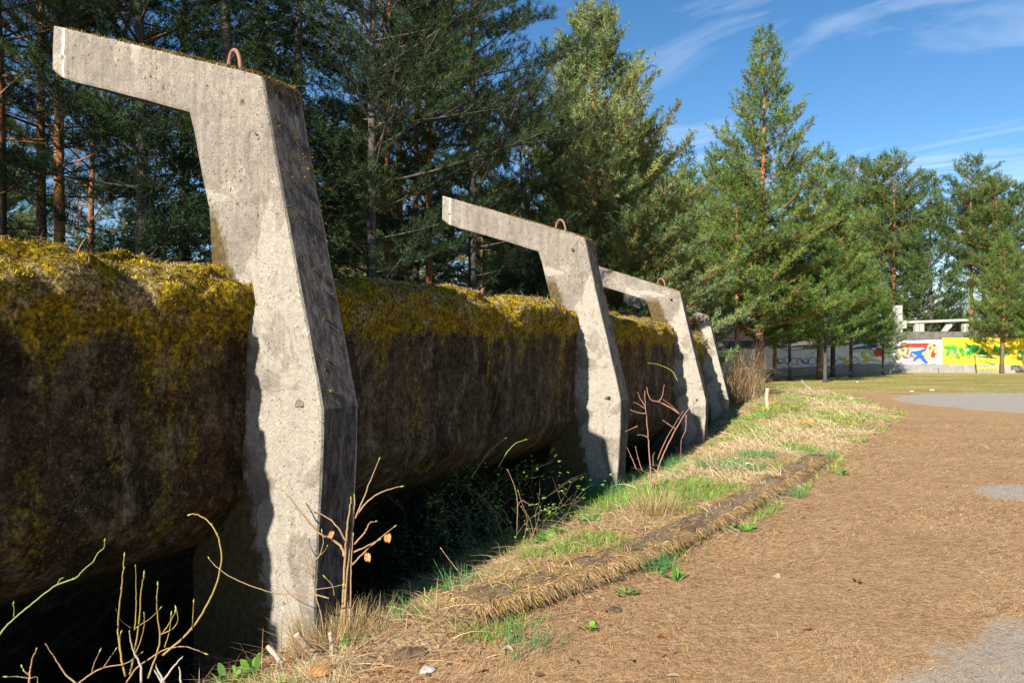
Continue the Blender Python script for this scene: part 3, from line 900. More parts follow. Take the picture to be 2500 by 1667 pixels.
    base2 = np.stack([-fw[kk] + 0.002, fy[kk], fz[kk] + dz - gz], 1)
    B = np.concatenate([base, base2]); nn = len(B)
    nrm = np.concatenate([np.tile([0.2, 0, 1.0], (len(base), 1)), np.tile([1.0, 0, 0.15], (len(base2), 1))])
    d = unit(nrm + rng.normal(size=(nn, 3)) * 0.5)
    Vm, Fm = ribbons(B, d, side_of(d), rng.uniform(0.009, 0.027, nn), rng.uniform(0.005, 0.011, nn), np.zeros(nn), 1, 0.4)
    mc = palette(len(Fm), [(0.20, 0.15, 0.02), (0.12, 0.09, 0.02), (0.30, 0.17, 0.04), (0.08, 0.06, 0.02)])
    o = link("moss", np_mesh("moss", Vm, Fm, mc), M['moss'], root); o['kind'] = 'stuff'
    return root

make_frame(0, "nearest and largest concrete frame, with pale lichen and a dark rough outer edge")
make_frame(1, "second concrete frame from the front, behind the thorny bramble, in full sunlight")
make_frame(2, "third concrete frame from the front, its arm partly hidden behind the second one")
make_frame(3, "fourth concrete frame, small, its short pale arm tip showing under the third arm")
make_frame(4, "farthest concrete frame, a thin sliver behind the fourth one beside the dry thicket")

# ------------------------------------------------------------------ kerb
def kerb():
    pts = smooth_path([(a, b, 0) for a, b in KERB[3:]], 24)
    root = MB()
    sec = [(0.04, -0.15), (0.035, 0.05), (0.03, 0.10), (0.005, 0.125), (-0.10, 0.13), (-0.20, 0.13), (-0.26, 0.09), (-0.28, -0.15)]
    rows = []
    for i, p in enumerate(pts):
        t = (pts[min(i + 1, len(pts) - 1)] - pts[max(i - 1, 0)]).normalized(); nrm = Vector((t.y, -t.x, 0))
        row = []
        for j, (o, z) in enumerate(sec):
            jj = float(fbm(np.array([i * 0.33]), np.array([j * 0.9]), 3)[0] - 0.5) * 1.3
            q = p + nrm * (o + jj * 0.05)
            row.append(root.bm.verts.new((q.x, q.y, -0.008 * p.y + z + jj * 0.035 - 0.09 * max(0.0, float(fbm(np.array([i * 0.09]), np.array([0.0]), 6.0)[0]) - 0.5) * 0.8)))
        rows.append(row)
    for a, b in zip(rows[:-1], rows[1:]):
        for j in range(len(sec) - 1):
            root.bm.faces.new((a[j], a[j + 1], b[j + 1], b[j]))
    root.bm.faces.new(rows[0]); root.bm.faces.new(rows[-1][::-1])
    o = root.build("kerb", M['kerb'])
    for f in o.data.polygons: f.use_smooth = True
    tag(o, "low crumbling concrete kerb with moss, half buried between grass verge and path", "kerb")
M['kerb'] = mat_concrete("kerb_concrete", (0.12, 0.075, 0.04), (0.32, 0.22, 0.13), (0.04, 0.028, 0.016), 0.6, 1.0, bump=0.9)
kerb()

# ------------------------------------------------------------------ trees
def tufts(bases, dirs, lens, m, nl, nw, cols, spread=0.8):
    """needle sprays: bases (n,3), dirs (n,3); m needles each -> tris"""
    n = len(bases)
    bi = np.repeat(np.arange(n), m)
    t = rng.uniform(0, 1, n * m)
    b = bases[bi] + dirs[bi] * (lens[bi] * t)[:, None]
    d = unit(dirs[bi] * 0.75 + unit(rng.normal(size=(n * m, 3))) * spread)
    L = nl * rng.uniform(0.7, 1.25, n * m)
    s = unit(np.cross(d, rng.normal(size=d.shape)))
    w = nw * rng.uniform(0.7, 1.3, n * m)
    V = np.stack([b - s * w[:, None] * 0.5, b + s * w[:, None] * 0.5, b + d * L[:, None]], 1).reshape(-1, 3)
    Fc = np.arange(n * m * 3).reshape(-1, 3)
    C = cols[bi] * (1 + rng.normal(0, 0.12, (n * m, 1)))
    return V, Fc, np.clip(C, 0.003, 1)

def make_conifer(name, H, crown0, R, kind, trunk_r, pal, bark, nbr, scale=1.0, m=9, dead=0, dens=1.0, top_open=0.15):
    """one tree as an Empty with trunk and crown meshes, standing at the origin"""
    lean = rng.normal(0, 0.012, 2)
    tb = MB()
    zs = np.linspace(-0.3, H, 16)
    wob = [(lean[0] * z + 0.05 * math.sin(z * 0.7 + lean[1] * 90) * (z / H), lean[1] * z + 0.05 * math.cos(z * 0.6) * (z / H)) for z in zs]
    tr = [trunk_r * (1.25 if z < 0 else 1.0) * max(0.06, (1 - max(z, 0) / H) ** 0.75) for z in zs]
    tb.tube([(wob[i][0], wob[i][1], z) for i, z in enumerate(zs)], tr, 8)
    SB, SD, SL, SCc = [], [], [], []
    pal = np.array(pal)
    ga = 2.399963
    for k in range(nbr + dead):
        isdead = k >= nbr
        if isdead:
            h = random.uniform(crown0 * 0.35, crown0 * 1.0) if crown0 > 1 else random.uniform(0.5, 3)
        else:
            f = (k + random.random()) / nbr
            f = f ** 0.85
            h = crown0 + (H - 0.15 - crown0) * f
            if kind != 'spruce': h = crown0 + round((h - crown0) / 0.5) * 0.5 + random.uniform(-0.12, 0.12)
        rel = max(0.0, min(1.0, (h - crown0) / max(H - crown0, 0.1)))
        if kind == 'spruce': Lb = R * (1 - rel) ** 0.85 + 0.18
        elif kind == 'cone': Lb = R * min(1.0, (1 - rel) ** 0.80 * 1.10) * (0.72 + 0.28 * min(1, rel * 6 + 0.3)) + 0.30
        else: Lb = R * (math.sin(math.pi * min(1, rel * 0.80 + 0.20)) ** 0.7) * (0.95 if rel < 0.85 else 0.65) + 0.3
        Lb *= random.uniform(0.62, 1.18)
        if isdead: Lb = R * random.uniform(0.2, 0.55)
        az = k * ga + random.uniform(-0.5, 0.5)
        if kind == 'spruce': e0, curve = math.radians(random.uniform(-18, 5) + rel * 45), 0.12
        elif kind == 'cone': e0, curve = math.radians(random.uniform(-4, 14) + rel * 38), 0.22
        else: e0, curve = math.radians(random.uniform(-10, 22) + rel * 30), 0.12
        if isdead: e0, curve = math.radians(random.uniform(-25, 10)), -0.1
        zi = np.interp(h, zs, np.arange(len(zs)))
        cx = np.interp(zi, np.arange(len(zs)), [q[0] for q in wob]); cy = np.interp(zi, np.arange(len(zs)), [q[1] for q in wob])
        hd = np.array([math.cos(az), math.sin(az), 0.0]); sd = np.array([-math.sin(az), math.cos(az), 0.0])
        tt = np.linspace(0, 1, 6)
        bend = random.uniform(-0.12, 0.12)
        br = np.array([[cx, cy, h]]) + hd * (tt * Lb * math.cos(e0))[:, None] + sd * (bend * Lb * tt ** 2)[:, None]
        br[:, 2] += tt * Lb * math.sin(e0) + curve * Lb * (tt ** 2)
        if kind == 'spruce': br[:, 2] -= 0.22 * Lb * np.sin(tt * math.pi * 0.75)
        r0 = max(0.008, trunk_r * 0.20 * (Lb / R) * (1.1 - rel * 0.5))
        if kind == 'spruce': r0 *= 0.6
        tb.tube([tuple(q) for q in br], [r0 * (1 - 0.8 * t) for t in tt], 4 if not isdead else 3, cap=False)
        if isdead:
            for _ in range(4):
                t = random.uniform(0.3, 0.9); q = np.array([np.interp(t, tt, br[:, j]) for j in range(3)])
                dd = hd * 0.6 + sd * random.choice((-1, 1)) * random.uniform(0.4, 1) + np.array([0, 0, random.uniform(-0.4, 0.3)])
                tb.tube([tuple(q), tuple(q + dd * Lb * 0.3)], [r0 * 0.45, r0 * 0.15], 3, cap=False)
            continue
        tint = pal[random.randrange(len(pal))] * random.uniform(0.82, 1.2)
        ntw = max(4, int((Lb / scale) * (6.6 if kind != 'spruce' else 8.5) * dens))
        for j in range(ntw):
            t = 0.22 + 0.78 * (j + random.random()) / ntw
            if kind != 'spruce' and t < 0.38 and random.random() < 0.5: continue
            q = np.array([np.interp(t, tt, br[:, c]) for c in range(3)])
            tang = unit(np.array([np.interp(min(1, t + .1), tt, br[:, c]) - np.interp(max(0, t - .1), tt, br[:, c]) for c in range(3)]))
            sg = -1 if j % 2 else 1
            tl = (0.40 * Lb * (1.05 - t) + 0.20 * scale) * random.uniform(0.6, 1.25)
            if kind == 'spruce': dd = tang * 0.55 + sd * sg * 0.75 + np.array([0, 0, random.uniform(-0.45, 0.0)])
            else: dd = tang * 0.7 + sd * sg * random.uniform(0.3, 0.95) + np.array([0, 0, random.uniform(-0.15, 0.65)])
            if t > 0.93: dd = tang + np.array([0, 0, 0.4 if kind != 'spruce' else 0])
            dd = unit(dd)
            nsh = max(3, int(tl / ((0.048 if kind != 'spruce' else 0.06) * scale)))
            ts = (np.arange(nsh) + 0.6) / nsh
            pb = q + dd * (tl * ts)[:, None] + rng.normal(0, 0.025 * scale, (nsh, 3))
            sdir = unit(dd + rng.normal(0, 0.45, (nsh, 3)) + np.array([0, 0, 0.65 if kind != 'spruce' else -0.35]))
            SB.append(pb); SD.append(sdir); SL.append(np.full(nsh, 0.11 * scale)); SCc.append(np.tile(tint * random.uniform(0.6, 1.35), (nsh, 1)))
            if tl > 0.3: tb.tube([tuple(q), tuple(q + dd * tl * 0.9)], [r0 * 0.35, r0 * 0.12], 3, cap=False)
    SB, SD, SL, SCc = np.concatenate(SB), np.concatenate(SD), np.concatenate(SL), np.concatenate(SCc)
    nl, nw = (0.115, 0.018) if kind != 'spruce' else (0.070, 0.020)
    if m >= 12: nw *= 0.56
    Vn, Fn, Cn = tufts(SB, SD, SL, m, nl * scale, nw * scale, SCc, 0.85 if kind != 'spruce' else 0.7)
    root = empty(name)
    tb.build("trunk", bark, root)
    link("crown", np_mesh("crown", Vn, Fn, Cn), M['needle'], root)
    return root

def place(proto, x, y, label, cat="pine tree", group=None, rz=None, sc=1.0, z=None, first=False, zs=1.0):
    if first: o = proto
    else:
        o = proto.copy(); COL.objects.link(o)
        for ch in proto.children:
            c = ch.copy(); COL.objects.link(c); c.parent = o
    if z is None: z = G(x, y)
    o.location = (x, y, z)
    o.rotation_euler = (0, 0, random.uniform(0, 6.28) if rz is None else rz)
    o.scale = (sc, sc, sc * zs)
    for kk in ('label', 'category', 'group', 'kind'):
        if kk in o: del o[kk]
    tag(o, label, cat, group)
    return o

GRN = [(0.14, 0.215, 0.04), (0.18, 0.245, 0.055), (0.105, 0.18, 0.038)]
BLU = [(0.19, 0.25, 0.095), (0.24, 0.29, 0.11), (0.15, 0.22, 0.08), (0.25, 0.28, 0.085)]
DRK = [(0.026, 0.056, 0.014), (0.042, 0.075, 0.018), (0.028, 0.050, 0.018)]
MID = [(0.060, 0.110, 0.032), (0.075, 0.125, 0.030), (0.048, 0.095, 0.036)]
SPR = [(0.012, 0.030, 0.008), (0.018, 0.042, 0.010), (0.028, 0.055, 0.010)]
FARC = [(0.105, 0.165, 0.035), (0.135, 0.18, 0.045), (0.08, 0.14, 0.035)]

USED = set()
PROTO = {}
def proto(key):
    if key not in PROTO:
        a = dict(
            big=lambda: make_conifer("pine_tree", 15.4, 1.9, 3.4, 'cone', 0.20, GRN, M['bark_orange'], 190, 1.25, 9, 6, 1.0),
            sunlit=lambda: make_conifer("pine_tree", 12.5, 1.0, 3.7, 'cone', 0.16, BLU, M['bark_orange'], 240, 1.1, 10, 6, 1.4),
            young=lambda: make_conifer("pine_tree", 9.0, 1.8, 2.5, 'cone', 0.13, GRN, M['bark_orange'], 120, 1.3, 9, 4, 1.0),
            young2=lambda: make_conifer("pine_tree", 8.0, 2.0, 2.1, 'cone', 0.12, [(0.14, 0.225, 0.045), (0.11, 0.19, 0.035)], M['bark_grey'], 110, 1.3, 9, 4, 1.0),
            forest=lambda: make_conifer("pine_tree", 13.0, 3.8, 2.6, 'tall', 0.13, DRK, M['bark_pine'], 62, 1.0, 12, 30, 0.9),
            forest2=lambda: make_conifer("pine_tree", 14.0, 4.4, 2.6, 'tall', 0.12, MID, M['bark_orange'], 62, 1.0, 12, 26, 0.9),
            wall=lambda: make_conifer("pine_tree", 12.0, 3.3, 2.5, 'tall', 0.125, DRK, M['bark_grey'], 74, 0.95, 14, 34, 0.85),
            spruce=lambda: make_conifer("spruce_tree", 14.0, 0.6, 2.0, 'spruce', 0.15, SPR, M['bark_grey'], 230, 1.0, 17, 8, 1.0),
            under=lambda: make_conifer("spruce_tree", 4.2, 0.2, 1.5, 'spruce', 0.05, [(0.05, 0.11, 0.012), (0.07, 0.14, 0.018)], M['bark_grey'], 90, 0.9, 9, 0, 1.0),
            fars=lambda: make_conifer("pine_tree", 16.0, 6.0, 3.0, 'tall', 0.17, FARC, M['bark_orange'], 90, 1.7, 8, 14, 1.1),
            farc=lambda: make_conifer("pine_tree", 14.5, 1.6, 3.4, 'cone', 0.17, FARC, M['bark_grey'], 130, 1.8, 8, 4, 1.1),
            fspr=lambda: make_conifer("spruce_tree", 14.0, 0.6, 2.3, 'spruce', 0.14, [(0.06, 0.10, 0.04), (0.045, 0.085, 0.03)], M['bark_grey'], 150, 1.6, 8, 0, 1.0),
        )
        PROTO[key] = a[key]()
    return PROTO[key]

def tree(key, px, D, label, top=None, x=None, cat=None, group=None, sc=None, rz=None, H={}):
    """px in source pixels; top = source pixel row of the tip"""
    X = (px - CX) / F * D if x is None else x
    hh = dict(big=15.4, sunlit=12.5, young=9.0, young2=8.0, forest=13.0, forest2=14.0, wall=12.0, spruce=14.0, under=4.2, fars=16.0, farc=14.5, fspr=14.0)[key]
    z = G(X, D)
    s = sc or 1.0
    if top is not None: s = (EYE + (CY - top) / F * D - z) / hh
    p = proto(key); first = key not in USED; USED.add(key)
    return place(p, X, D, label, cat or ("spruce tree" if key in ('spruce', 'under', 'fspr') else "pine tree"), group, rz, s, z, first)

# the sunlit group in the middle and on the lawn
tree('big', 1852, 34, "tallest sunlit pine in the middle distance, its pointed top alone against the sky", top=92)
tree('sunlit', 1465, 21.5, "broad sunlit blue-green pine right behind the second and third concrete arms", top=35)
tree('sunlit', 1545, 27, "bushy sunlit pine between the third arm and the tallest pine", top=330)
tree('young', 1800, 33, "pine with a dark reddish trunk just left of the tallest pine", top=420)
tree('young', 1890, 37, "thin-trunked pine just right of the tallest pine's trunk", top=560)
tree('young', 2000, 38, "bushy pine with upswept tips to the right of the tallest pine", top=395)
tree('young2', 1929, 37, "young pine with a thin dark trunk, second on the lawn from the thicket", top=640)
tree('young2', 2014, 35, "young pine with a pale grey trunk on the lawn, before the white graffiti", top=600)
tree('young2', 2033, 41, "young pine with a dark trunk just behind the pale-trunked one", top=520)
tree('young2', 2078, 40, "young pine whose dark trunk crosses the blue and yellow graffiti", top=610)
tree('young2', 2155, 43.5, "young pine whose trunk crosses the red and green graffiti", top=715)
tree('young', 2447, 46.5, "dark green young pine standing before the yellow panel at the right edge", top=590)
tree('young2', 2560, 44, "young pine cut by the right edge of the picture", top=640)
tree('fspr', 1669, 50, "slender pointed spruce rising left of the tallest pine", top=348)
tree('young', 1620, 36, "pale green pine between the slender spruce and the third frame", top=415)
tree('young', 1690, 41, "light green pine under the slender pointed spruce", top=440)
tree('young', 1745, 44, "bushy pine behind the tallest pine on its left side", top=400)
tree('farc', 1560, 46, "background pine seen low behind the third and fourth frames", top=560)
# beyond the graffiti wall
tree('fars', 2091, 63, "tall pine far behind the graffiti wall, left of the twin ragged tops", top=396)
tree('fars', 2140, 62, "left one of two ragged-topped pines far behind the blue graffiti", top=400)
tree('fars', 2182, 60, "right one of two ragged-topped pines, with a bare orange trunk", top=385)
tree('farc', 2275, 58, "bushy dark pine with many upright tips above the concrete slab", top=428)
tree('farc', 2215, 62, "lower pine filling the gap left of the many-tipped one", top=490)
tree('fars', 2372, 60, "tall pine with a long bare orange trunk left of the right-hand pines", top=392)
tree('fars', 2402, 64, "pine with a thinner bare trunk right beside the long orange one", top=440)
tree('fars', 2432, 58, "dark pine near the right edge with a short bare orange stem", top=440)
tree('farc', 2486, 56, "dense dark pine far back at the right edge", top=455)
tree('farc', 2560, 60, "dense pine partly outside the right edge", top=470)
tree('farc', 2460, 52, "low bushy pine just behind the graffiti wall at the right", top=640)
tree('farc', 2130, 54, "bushy pine behind the graffiti wall beside the concrete pillar", top=640)
tree('farc', 2040, 58, "background pine behind the white part of the graffiti wall", top=520)
tree('fspr', 1960, 60, "background spruce behind the young lawn pines", top=500)

# the dark forest behind the shell
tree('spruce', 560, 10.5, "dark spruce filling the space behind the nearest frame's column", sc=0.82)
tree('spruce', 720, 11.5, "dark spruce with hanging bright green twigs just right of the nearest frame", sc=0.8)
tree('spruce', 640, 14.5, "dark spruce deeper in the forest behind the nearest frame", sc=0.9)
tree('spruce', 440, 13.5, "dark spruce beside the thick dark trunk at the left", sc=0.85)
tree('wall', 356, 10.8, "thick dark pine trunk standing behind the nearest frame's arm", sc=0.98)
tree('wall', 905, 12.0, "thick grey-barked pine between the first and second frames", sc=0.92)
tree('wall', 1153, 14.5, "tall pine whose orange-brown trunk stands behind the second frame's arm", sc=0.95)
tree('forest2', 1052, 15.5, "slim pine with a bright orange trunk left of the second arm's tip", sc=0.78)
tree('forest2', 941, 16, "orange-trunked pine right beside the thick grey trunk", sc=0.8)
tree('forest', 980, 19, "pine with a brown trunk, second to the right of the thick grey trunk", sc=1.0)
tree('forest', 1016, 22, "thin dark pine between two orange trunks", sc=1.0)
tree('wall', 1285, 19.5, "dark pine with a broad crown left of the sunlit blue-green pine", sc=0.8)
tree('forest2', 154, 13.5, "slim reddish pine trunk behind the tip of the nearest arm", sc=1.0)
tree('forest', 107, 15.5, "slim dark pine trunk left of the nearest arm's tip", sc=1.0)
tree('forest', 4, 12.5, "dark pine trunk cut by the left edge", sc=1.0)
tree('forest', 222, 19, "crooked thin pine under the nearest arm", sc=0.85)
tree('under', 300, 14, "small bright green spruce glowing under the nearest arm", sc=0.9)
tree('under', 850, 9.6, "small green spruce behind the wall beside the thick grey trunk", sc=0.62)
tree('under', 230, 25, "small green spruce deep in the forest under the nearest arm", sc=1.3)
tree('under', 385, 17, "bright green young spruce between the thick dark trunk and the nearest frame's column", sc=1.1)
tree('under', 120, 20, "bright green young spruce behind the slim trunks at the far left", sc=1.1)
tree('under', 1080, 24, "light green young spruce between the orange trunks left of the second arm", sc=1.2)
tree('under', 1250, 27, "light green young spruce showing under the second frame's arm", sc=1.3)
# deeper forest trees nobody could tell apart
k = 0
for (px, D) in [(185, 42), (300, 40), (880, 33), (1045, 38), (1095, 46),
                (1180, 32), (1215, 42), (1290, 36), (1360, 31), (1400, 44), (1440, 36), (1500, 40), (800, 30), (700, 34), (-50, 30)]:
    key = ('forest2', 'forest2', 'sunlit', 'forest')[k % 4]; k += 1
    tree(key, px, D, "slender pine deep in the dark forest behind the mossy wall", group="pines deep in the forest", sc=random.uniform(0.8, 1.0), cat="pine tree")
# the same forest goes on beside and behind the camera, on the left, and shades the trees in view
for (x, y) in [(-12.5, 1.5), (-14.5, -3.5), (-15.5, 3.5), (-19.5, -9.0), (-10.2, 5.5), (-19.0, -2.0)]:
    k += 1
    tree(('forest', 'spruce', 'wall')[k % 3], 0, y, "conifer of the forest beside the track, outside the left edge of the picture", x=x, group="forest conifers left of the picture", sc=random.uniform(1.1, 1.35), cat="conifer")

# ------------------------------------------------------------------ graffiti wall beyond the lawn
WALL = [(1600, 33, 868, 940), (1760, 38, 858, 930), (1887, 41.5, 850, 920), (1960, 44, 843, 915), (2080, 46.5, 836, 911), (2165, 48, 822, 909), (2217, 48.2, 809, 909),
        (2300, 48.3, 809, 909), (2420, 48, 810, 910), (2560, 46.5, 808, 912), (2760, 43, 806, 915)]
def wall_at(px):
    i = max(0, min(len(WALL) - 2, sum(1 for w in WALL if w[0] <= px) - 1))
    a, b = WALL[i], WALL[i + 1]
    pa, pb = Vector(((a[0] - CX) / F * a[1], a[1])), Vector(((b[0] - CX) / F * b[1], b[1]))
    r = (px - CX) / F
    d = pb - pa
    t = (r * pa.y - pa.x) / (d.x - r * d.y)
    p = pa + d * t
    n = Vector((d.y, -d.x)).normalized()
    return p, n, a[2] + (b[2] - a[2]) * (px - a[0]) / (b[0] - a[0])
def wpt(px, py, off=0.0):
    p, n, _ = wall_at(px)
    z = EYE - (py - CY) / F * p.y
    # the wall leans back a little like a banked curve
    return Vector((p.x + n.x * off, p.y + n.y * off, z))
M['wall_white'] = mat_plain("white_paint", (0.82, 0.80, 0.82), (0.66, 0.64, 0.68), 2.5, 0.7, 0.2, 0.01)
M['wall_yellow'] = mat_plain("yellow_paint", (0.82, 0.66, 0.03), (0.76, 0.60, 0.04), 1.5, 0.6, 0.2, 0.01)
M['plinth'] = mat_concrete("plinth_concrete", (0.26, 0.25, 0.235), (0.36, 0.345, 0.32), (0.13, 0.125, 0.12), 0.1, 0.5)
root = empty("graffiti_wall", tuple(wpt(2217, 909)))
root.location.z = G(root.location.x, root.location.y)
tag(root, "long low concrete wall across the lawn, covered in graffiti with a bright yellow panel", "graffiti wall")
RL = Vector(root.location)
xs_ = [w[0] for w in WALL]; pxs = sorted(set(xs_ + list(range(1620, 2760, 20))))
def strip(name, mat, topf, botf, off, thick, x0=1600, x1=2760, parent=root):
    b = MB(); rows = []
    for px in [p for p in pxs if x0 <= p <= x1]:
        t, m_ = topf(px), botf(px)
        p1, p2 = wpt(px, t, off), wpt(px, m_, off); q1, q2 = wpt(px, t, off - thick), wpt(px, m_, off - thick)
        q1.z = p1.z; q2.z = p2.z
        rows.append([b.bm.verts.new(v - RL) for v in (p1, p2, q2, q1)])
    for a, c in zip(rows[:-1], rows[1:]):
        for k in range(4): b.bm.faces.new((a[k], c[k], c[(k + 1) % 4], a[(k + 1) % 4]))
    b.bm.faces.new(rows[0]); b.bm.faces.new(rows[-1][::-1])
    return b.build(name, mat, parent)
topy = lambda px: wall_at(px)[2]
basey = lambda px: 920 if px < 1600 else np.interp(px, xs_, [w[3] for w in WALL]) + 8
strip("wall", M['concrete_dark'], topy, lambda p: basey(p), 0.0, 0.45)
strip("plinth", M['plinth'], lambda p: basey(p) - 28, lambda p: basey(p) + 2, 0.06, 0.055)
ptop = lambda p: float(np.interp(p, [1600, 1887, 2080, 2190, 2290], [862, 849, 841, 832, 829]))
strip("painted_panel", M['wall_white'], ptop, lambda p: basey(p) - 28.3, 0.02, 0.018, 1620, 2300)
yp = strip("painted_panel", M['wall_yellow'], lambda p: 824, lambda p: basey(p) - 28.3, 0.03, 0.028, 2300, 2760)
yp['label'] = "bright yellow panel"
# graffiti: flat shapes of paint on the panels. Coordinates are in the crop (4.356 px per source pixel, origin 1960,720)
PM = {}
def paint(c):
    if c not in PM:
        PM[c] = mat_plain("paint", c, tuple(x * 0.85 for x in c), 3, 0.6, 0.1, 0.005)
    return PM[c]
layer = [0.034]
GB = {}
def gp(pts, c, off):
    GB.setdefault(c, MB()).poly([wpt(1960 + x / 4.356, 720 + y / 4.356, off) - RL for x, y in pts])
def stroke(pts, w, c, outline=None, ow=7, taper=True):
    ps = smooth_path([(x, y, 0) for x, y in pts], 5)
    layer[0] += 0.0012
    for cc, ww, off in ([(outline, w + ow, layer[0])] if outline else []) + [(c, w, layer[0] + 0.0006)]:
        L_, R_ = [], []
        for i, p in enumerate(ps):
            t = (ps[min(i + 1, len(ps) - 1)] - ps[max(i - 1, 0)]).normalized(); n = Vector((-t.y, t.x, 0))
            k = (0.45 + 0.55 * math.sin(math.pi * (i + 0.6) / (len(ps) + 0.2))) if taper else 1
            L_.append(p + n * ww * 0.5 * k); R_.append(p - n * ww * 0.5 * k)
        for i in range(len(ps) - 1):
            gp([(q.x, q.y) for q in (L_[i], L_[i + 1], R_[i + 1], R_[i])], cc, off)
def blob(x, y, rx, ry, c, n=9, jit=0.25):
    layer[0] += 0.0004
    gp([(x + rx * math.cos(2 * math.pi * k / n) * random.uniform(1 - jit, 1 + jit), y + ry * math.sin(2 * math.pi * k / n) * random.uniform(1 - jit, 1 + jit)) for k in range(n)], c, layer[0])
RED, LG, DG, GRN_, BLUE, SKYB, YEL, BLK, PNK, ORG, PUR = (0.55, 0.05, 0.045), (0.50, 0.62, 0.18), (0.02, 0.10, 0.03), (0.05, 0.34, 0.05), (0.02, 0.13, 0.50), (0.14, 0.24, 0.55), (0.72, 0.52, 0.03), (0.04, 0.04, 0.05), (0.62, 0.36, 0.40), (0.72, 0.30, 0.12), (0.22, 0.12, 0.25)
# red and purple backing of the middle piece
for (x, y, rx, ry, c) in [(1210, 530, 215, 26, RED), (1080, 545, 60, 40, RED), (1350, 545, 80, 34, RED), (1100, 620, 90, 50, PUR), (1240, 640, 100, 50, (0.42, 0.18, 0.20)), (1390, 610, 45, 55, RED),
                          (1010, 640, 40, 50, (0.35, 0.25, 0.30)), (800, 610, 60, 45, RED), (1200, 700, 150, 22, PNK), (1020, 560, 50, 30, (0.30, 0.16, 0.35))]:
    blob(x, y, rx, ry, c, 12, 0.2)
stroke([(520, 575), (600, 560), (700, 552), (770, 548)], 34, BLUE, None)
stroke([(640, 522), (690, 518), (760, 530), (840, 526)], 16, (0.12, 0.45, 0.60), None)
stroke([(520, 590), (560, 600), (620, 592)], 18, YEL)
stroke([(520, 735), (640, 742), (760, 736), (832, 742)], 22, SKYB, None)
stroke([(340, 742), (420, 735), (500, 745)], 16, SKYB, None)
# yellow figure bits
stroke([(430, 650), (455, 690), (440, 715), (490, 700), (520, 660)], 26, YEL, None)
stroke([(400, 718), (450, 728), (520, 742)], 14, YEL, None)
blob(660, 705, 34, 22, YEL, 6, .3); blob(600, 720, 26, 12, YEL, 5, .3)
# letters left of the dark trunk
stroke([(720, 580), (660, 590), (640, 640), (700, 680), (760, 690)], 30, LG, DG)
stroke([(690, 600), (740, 630), (720, 655)], 22, LG, DG)
stroke([(870, 570), (930, 590), (920, 640), (870, 650), (850, 690)], 30, LG, DG)
stroke([(740, 690), (800, 700), (835, 715)], 14, (0.65, 0.72, 0.40), DG)
# the middle letters
stroke([(1010, 560), (1040, 620), (1020, 660), (1060, 660)], 30, LG, PUR)
stroke([(1040, 560), (1090, 565), (1080, 610), (1060, 620), (1130, 660)], 28, LG, PUR)
stroke([(1120, 640), (1150, 580), (1190, 640), (1160, 620)], 26, LG, PUR)
stroke([(1270, 560), (1240, 575), (1270, 615), (1310, 640), (1280, 690)], 30, LG, PUR)
stroke([(1330, 690), (1320, 580), (1345, 530), (1375, 560), (1350, 610), (1345, 680)], 24, LG, PUR)
stroke([(1385, 560), (1425, 548), (1400, 600), (1430, 610), (1400, 660)], 22, LG, PUR)
stroke([(980, 640), (1010, 650), (1030, 690)], 18, LG, PUR)
# blue bird
blob(1222, 610, 44, 24, BLUE, 10, .1)
stroke([(1150, 604), (1190, 612), (1240, 640), (1285, 690), (1320, 725)], 40, BLUE, None)
stroke([(1215, 640), (1250, 600), (1310, 572)], 30, BLUE, None)
stroke([(1240, 640), (1190, 680), (1170, 700)], 26, BLUE, None)
# outlines on the white part: circles and loops
for (x, y, r) in [(20, 700, 30), (95, 700, 42), (170, 690, 26), (240, 700, 20), (-105, 705, 40), (-170, 690, 36), (-250, 700, 30), (540, 700, 44)]:
    stroke([(x + r * math.cos(a), y + r * math.sin(a) * 0.95) for a in [0.3 + 6.1 * k / 8 for k in range(9)]], 6, (0.10, 0.10, 0.14), None, taper=False)
for (x, y) in [(-330, 680), (-290, 720), (-60, 690), (-20, 720), (300, 690), (370, 680)]:
    stroke([(x, y), (x + 18, y - 22), (x + 34, y + 12), (x + 60, y - 10)], 7, (0.12, 0.12, 0.2), None, taper=False)
for (x, y) in [(-190, 745), (-100, 742), (40, 738), (150, 745), (900, 720), (1240, 730), (1340, 728)]:
    stroke([(x, y), (x + 40, y - 8), (x + 70, y + 4)], 8, PNK, None)
for (x, y) in [(-640, 760), (-560, 740), (-600, 700), (-500, 750)]:
    stroke([(x, y), (x + 25, y - 30), (x + 55, y + 5), (x + 80, y - 20)], 9, (0.05, 0.14, 0.35), None)
stroke([(865, 718), (940, 722), (1060, 716)], 5, BLK, None, taper=False); stroke([(940, 650), (970, 700), (1000, 730)], 6, BLK, None, taper=False)
# green letters on the yellow
def glet(pts, w, c=GRN_): stroke(pts, w, c, DG, 10)
glet([(1490, 550), (1560, 560), (1545, 600), (1515, 640)], 34)
glet([(1540, 560), (1610, 560), (1625, 630), (1660, 670)], 38)
glet([(1655, 560), (1690, 600), (1700, 650)], 34)
glet([(1720, 540), (1760, 590), (1740, 620), (1800, 590), (1850, 560), (1800, 535)], 44, (0.03, 0.42, 0.06))
glet([(1740, 545), (1830, 545), (1850, 575), (1780, 600)], 30, (0.02, 0.36, 0.04))
glet([(1860, 540), (1905, 590), (1890, 630), (1960, 610)], 34)
glet([(1840, 680), (1830, 640), (1900, 640), (2000, 650), (2060, 660)], 20, (0.35, 0.50, 0.30))
glet([(1930, 660), (1950, 700), (2030, 722), (2065, 700)], 14, (0.55, 0.50, 0.10))
glet([(2030, 610), (2060, 560), (2090, 600), (2140, 640), (2190, 580)], 34, (0.10, 0.45, 0.15))
glet([(2130, 560), (2180, 600), (2150, 640)], 26, (0.30, 0.55, 0.30))
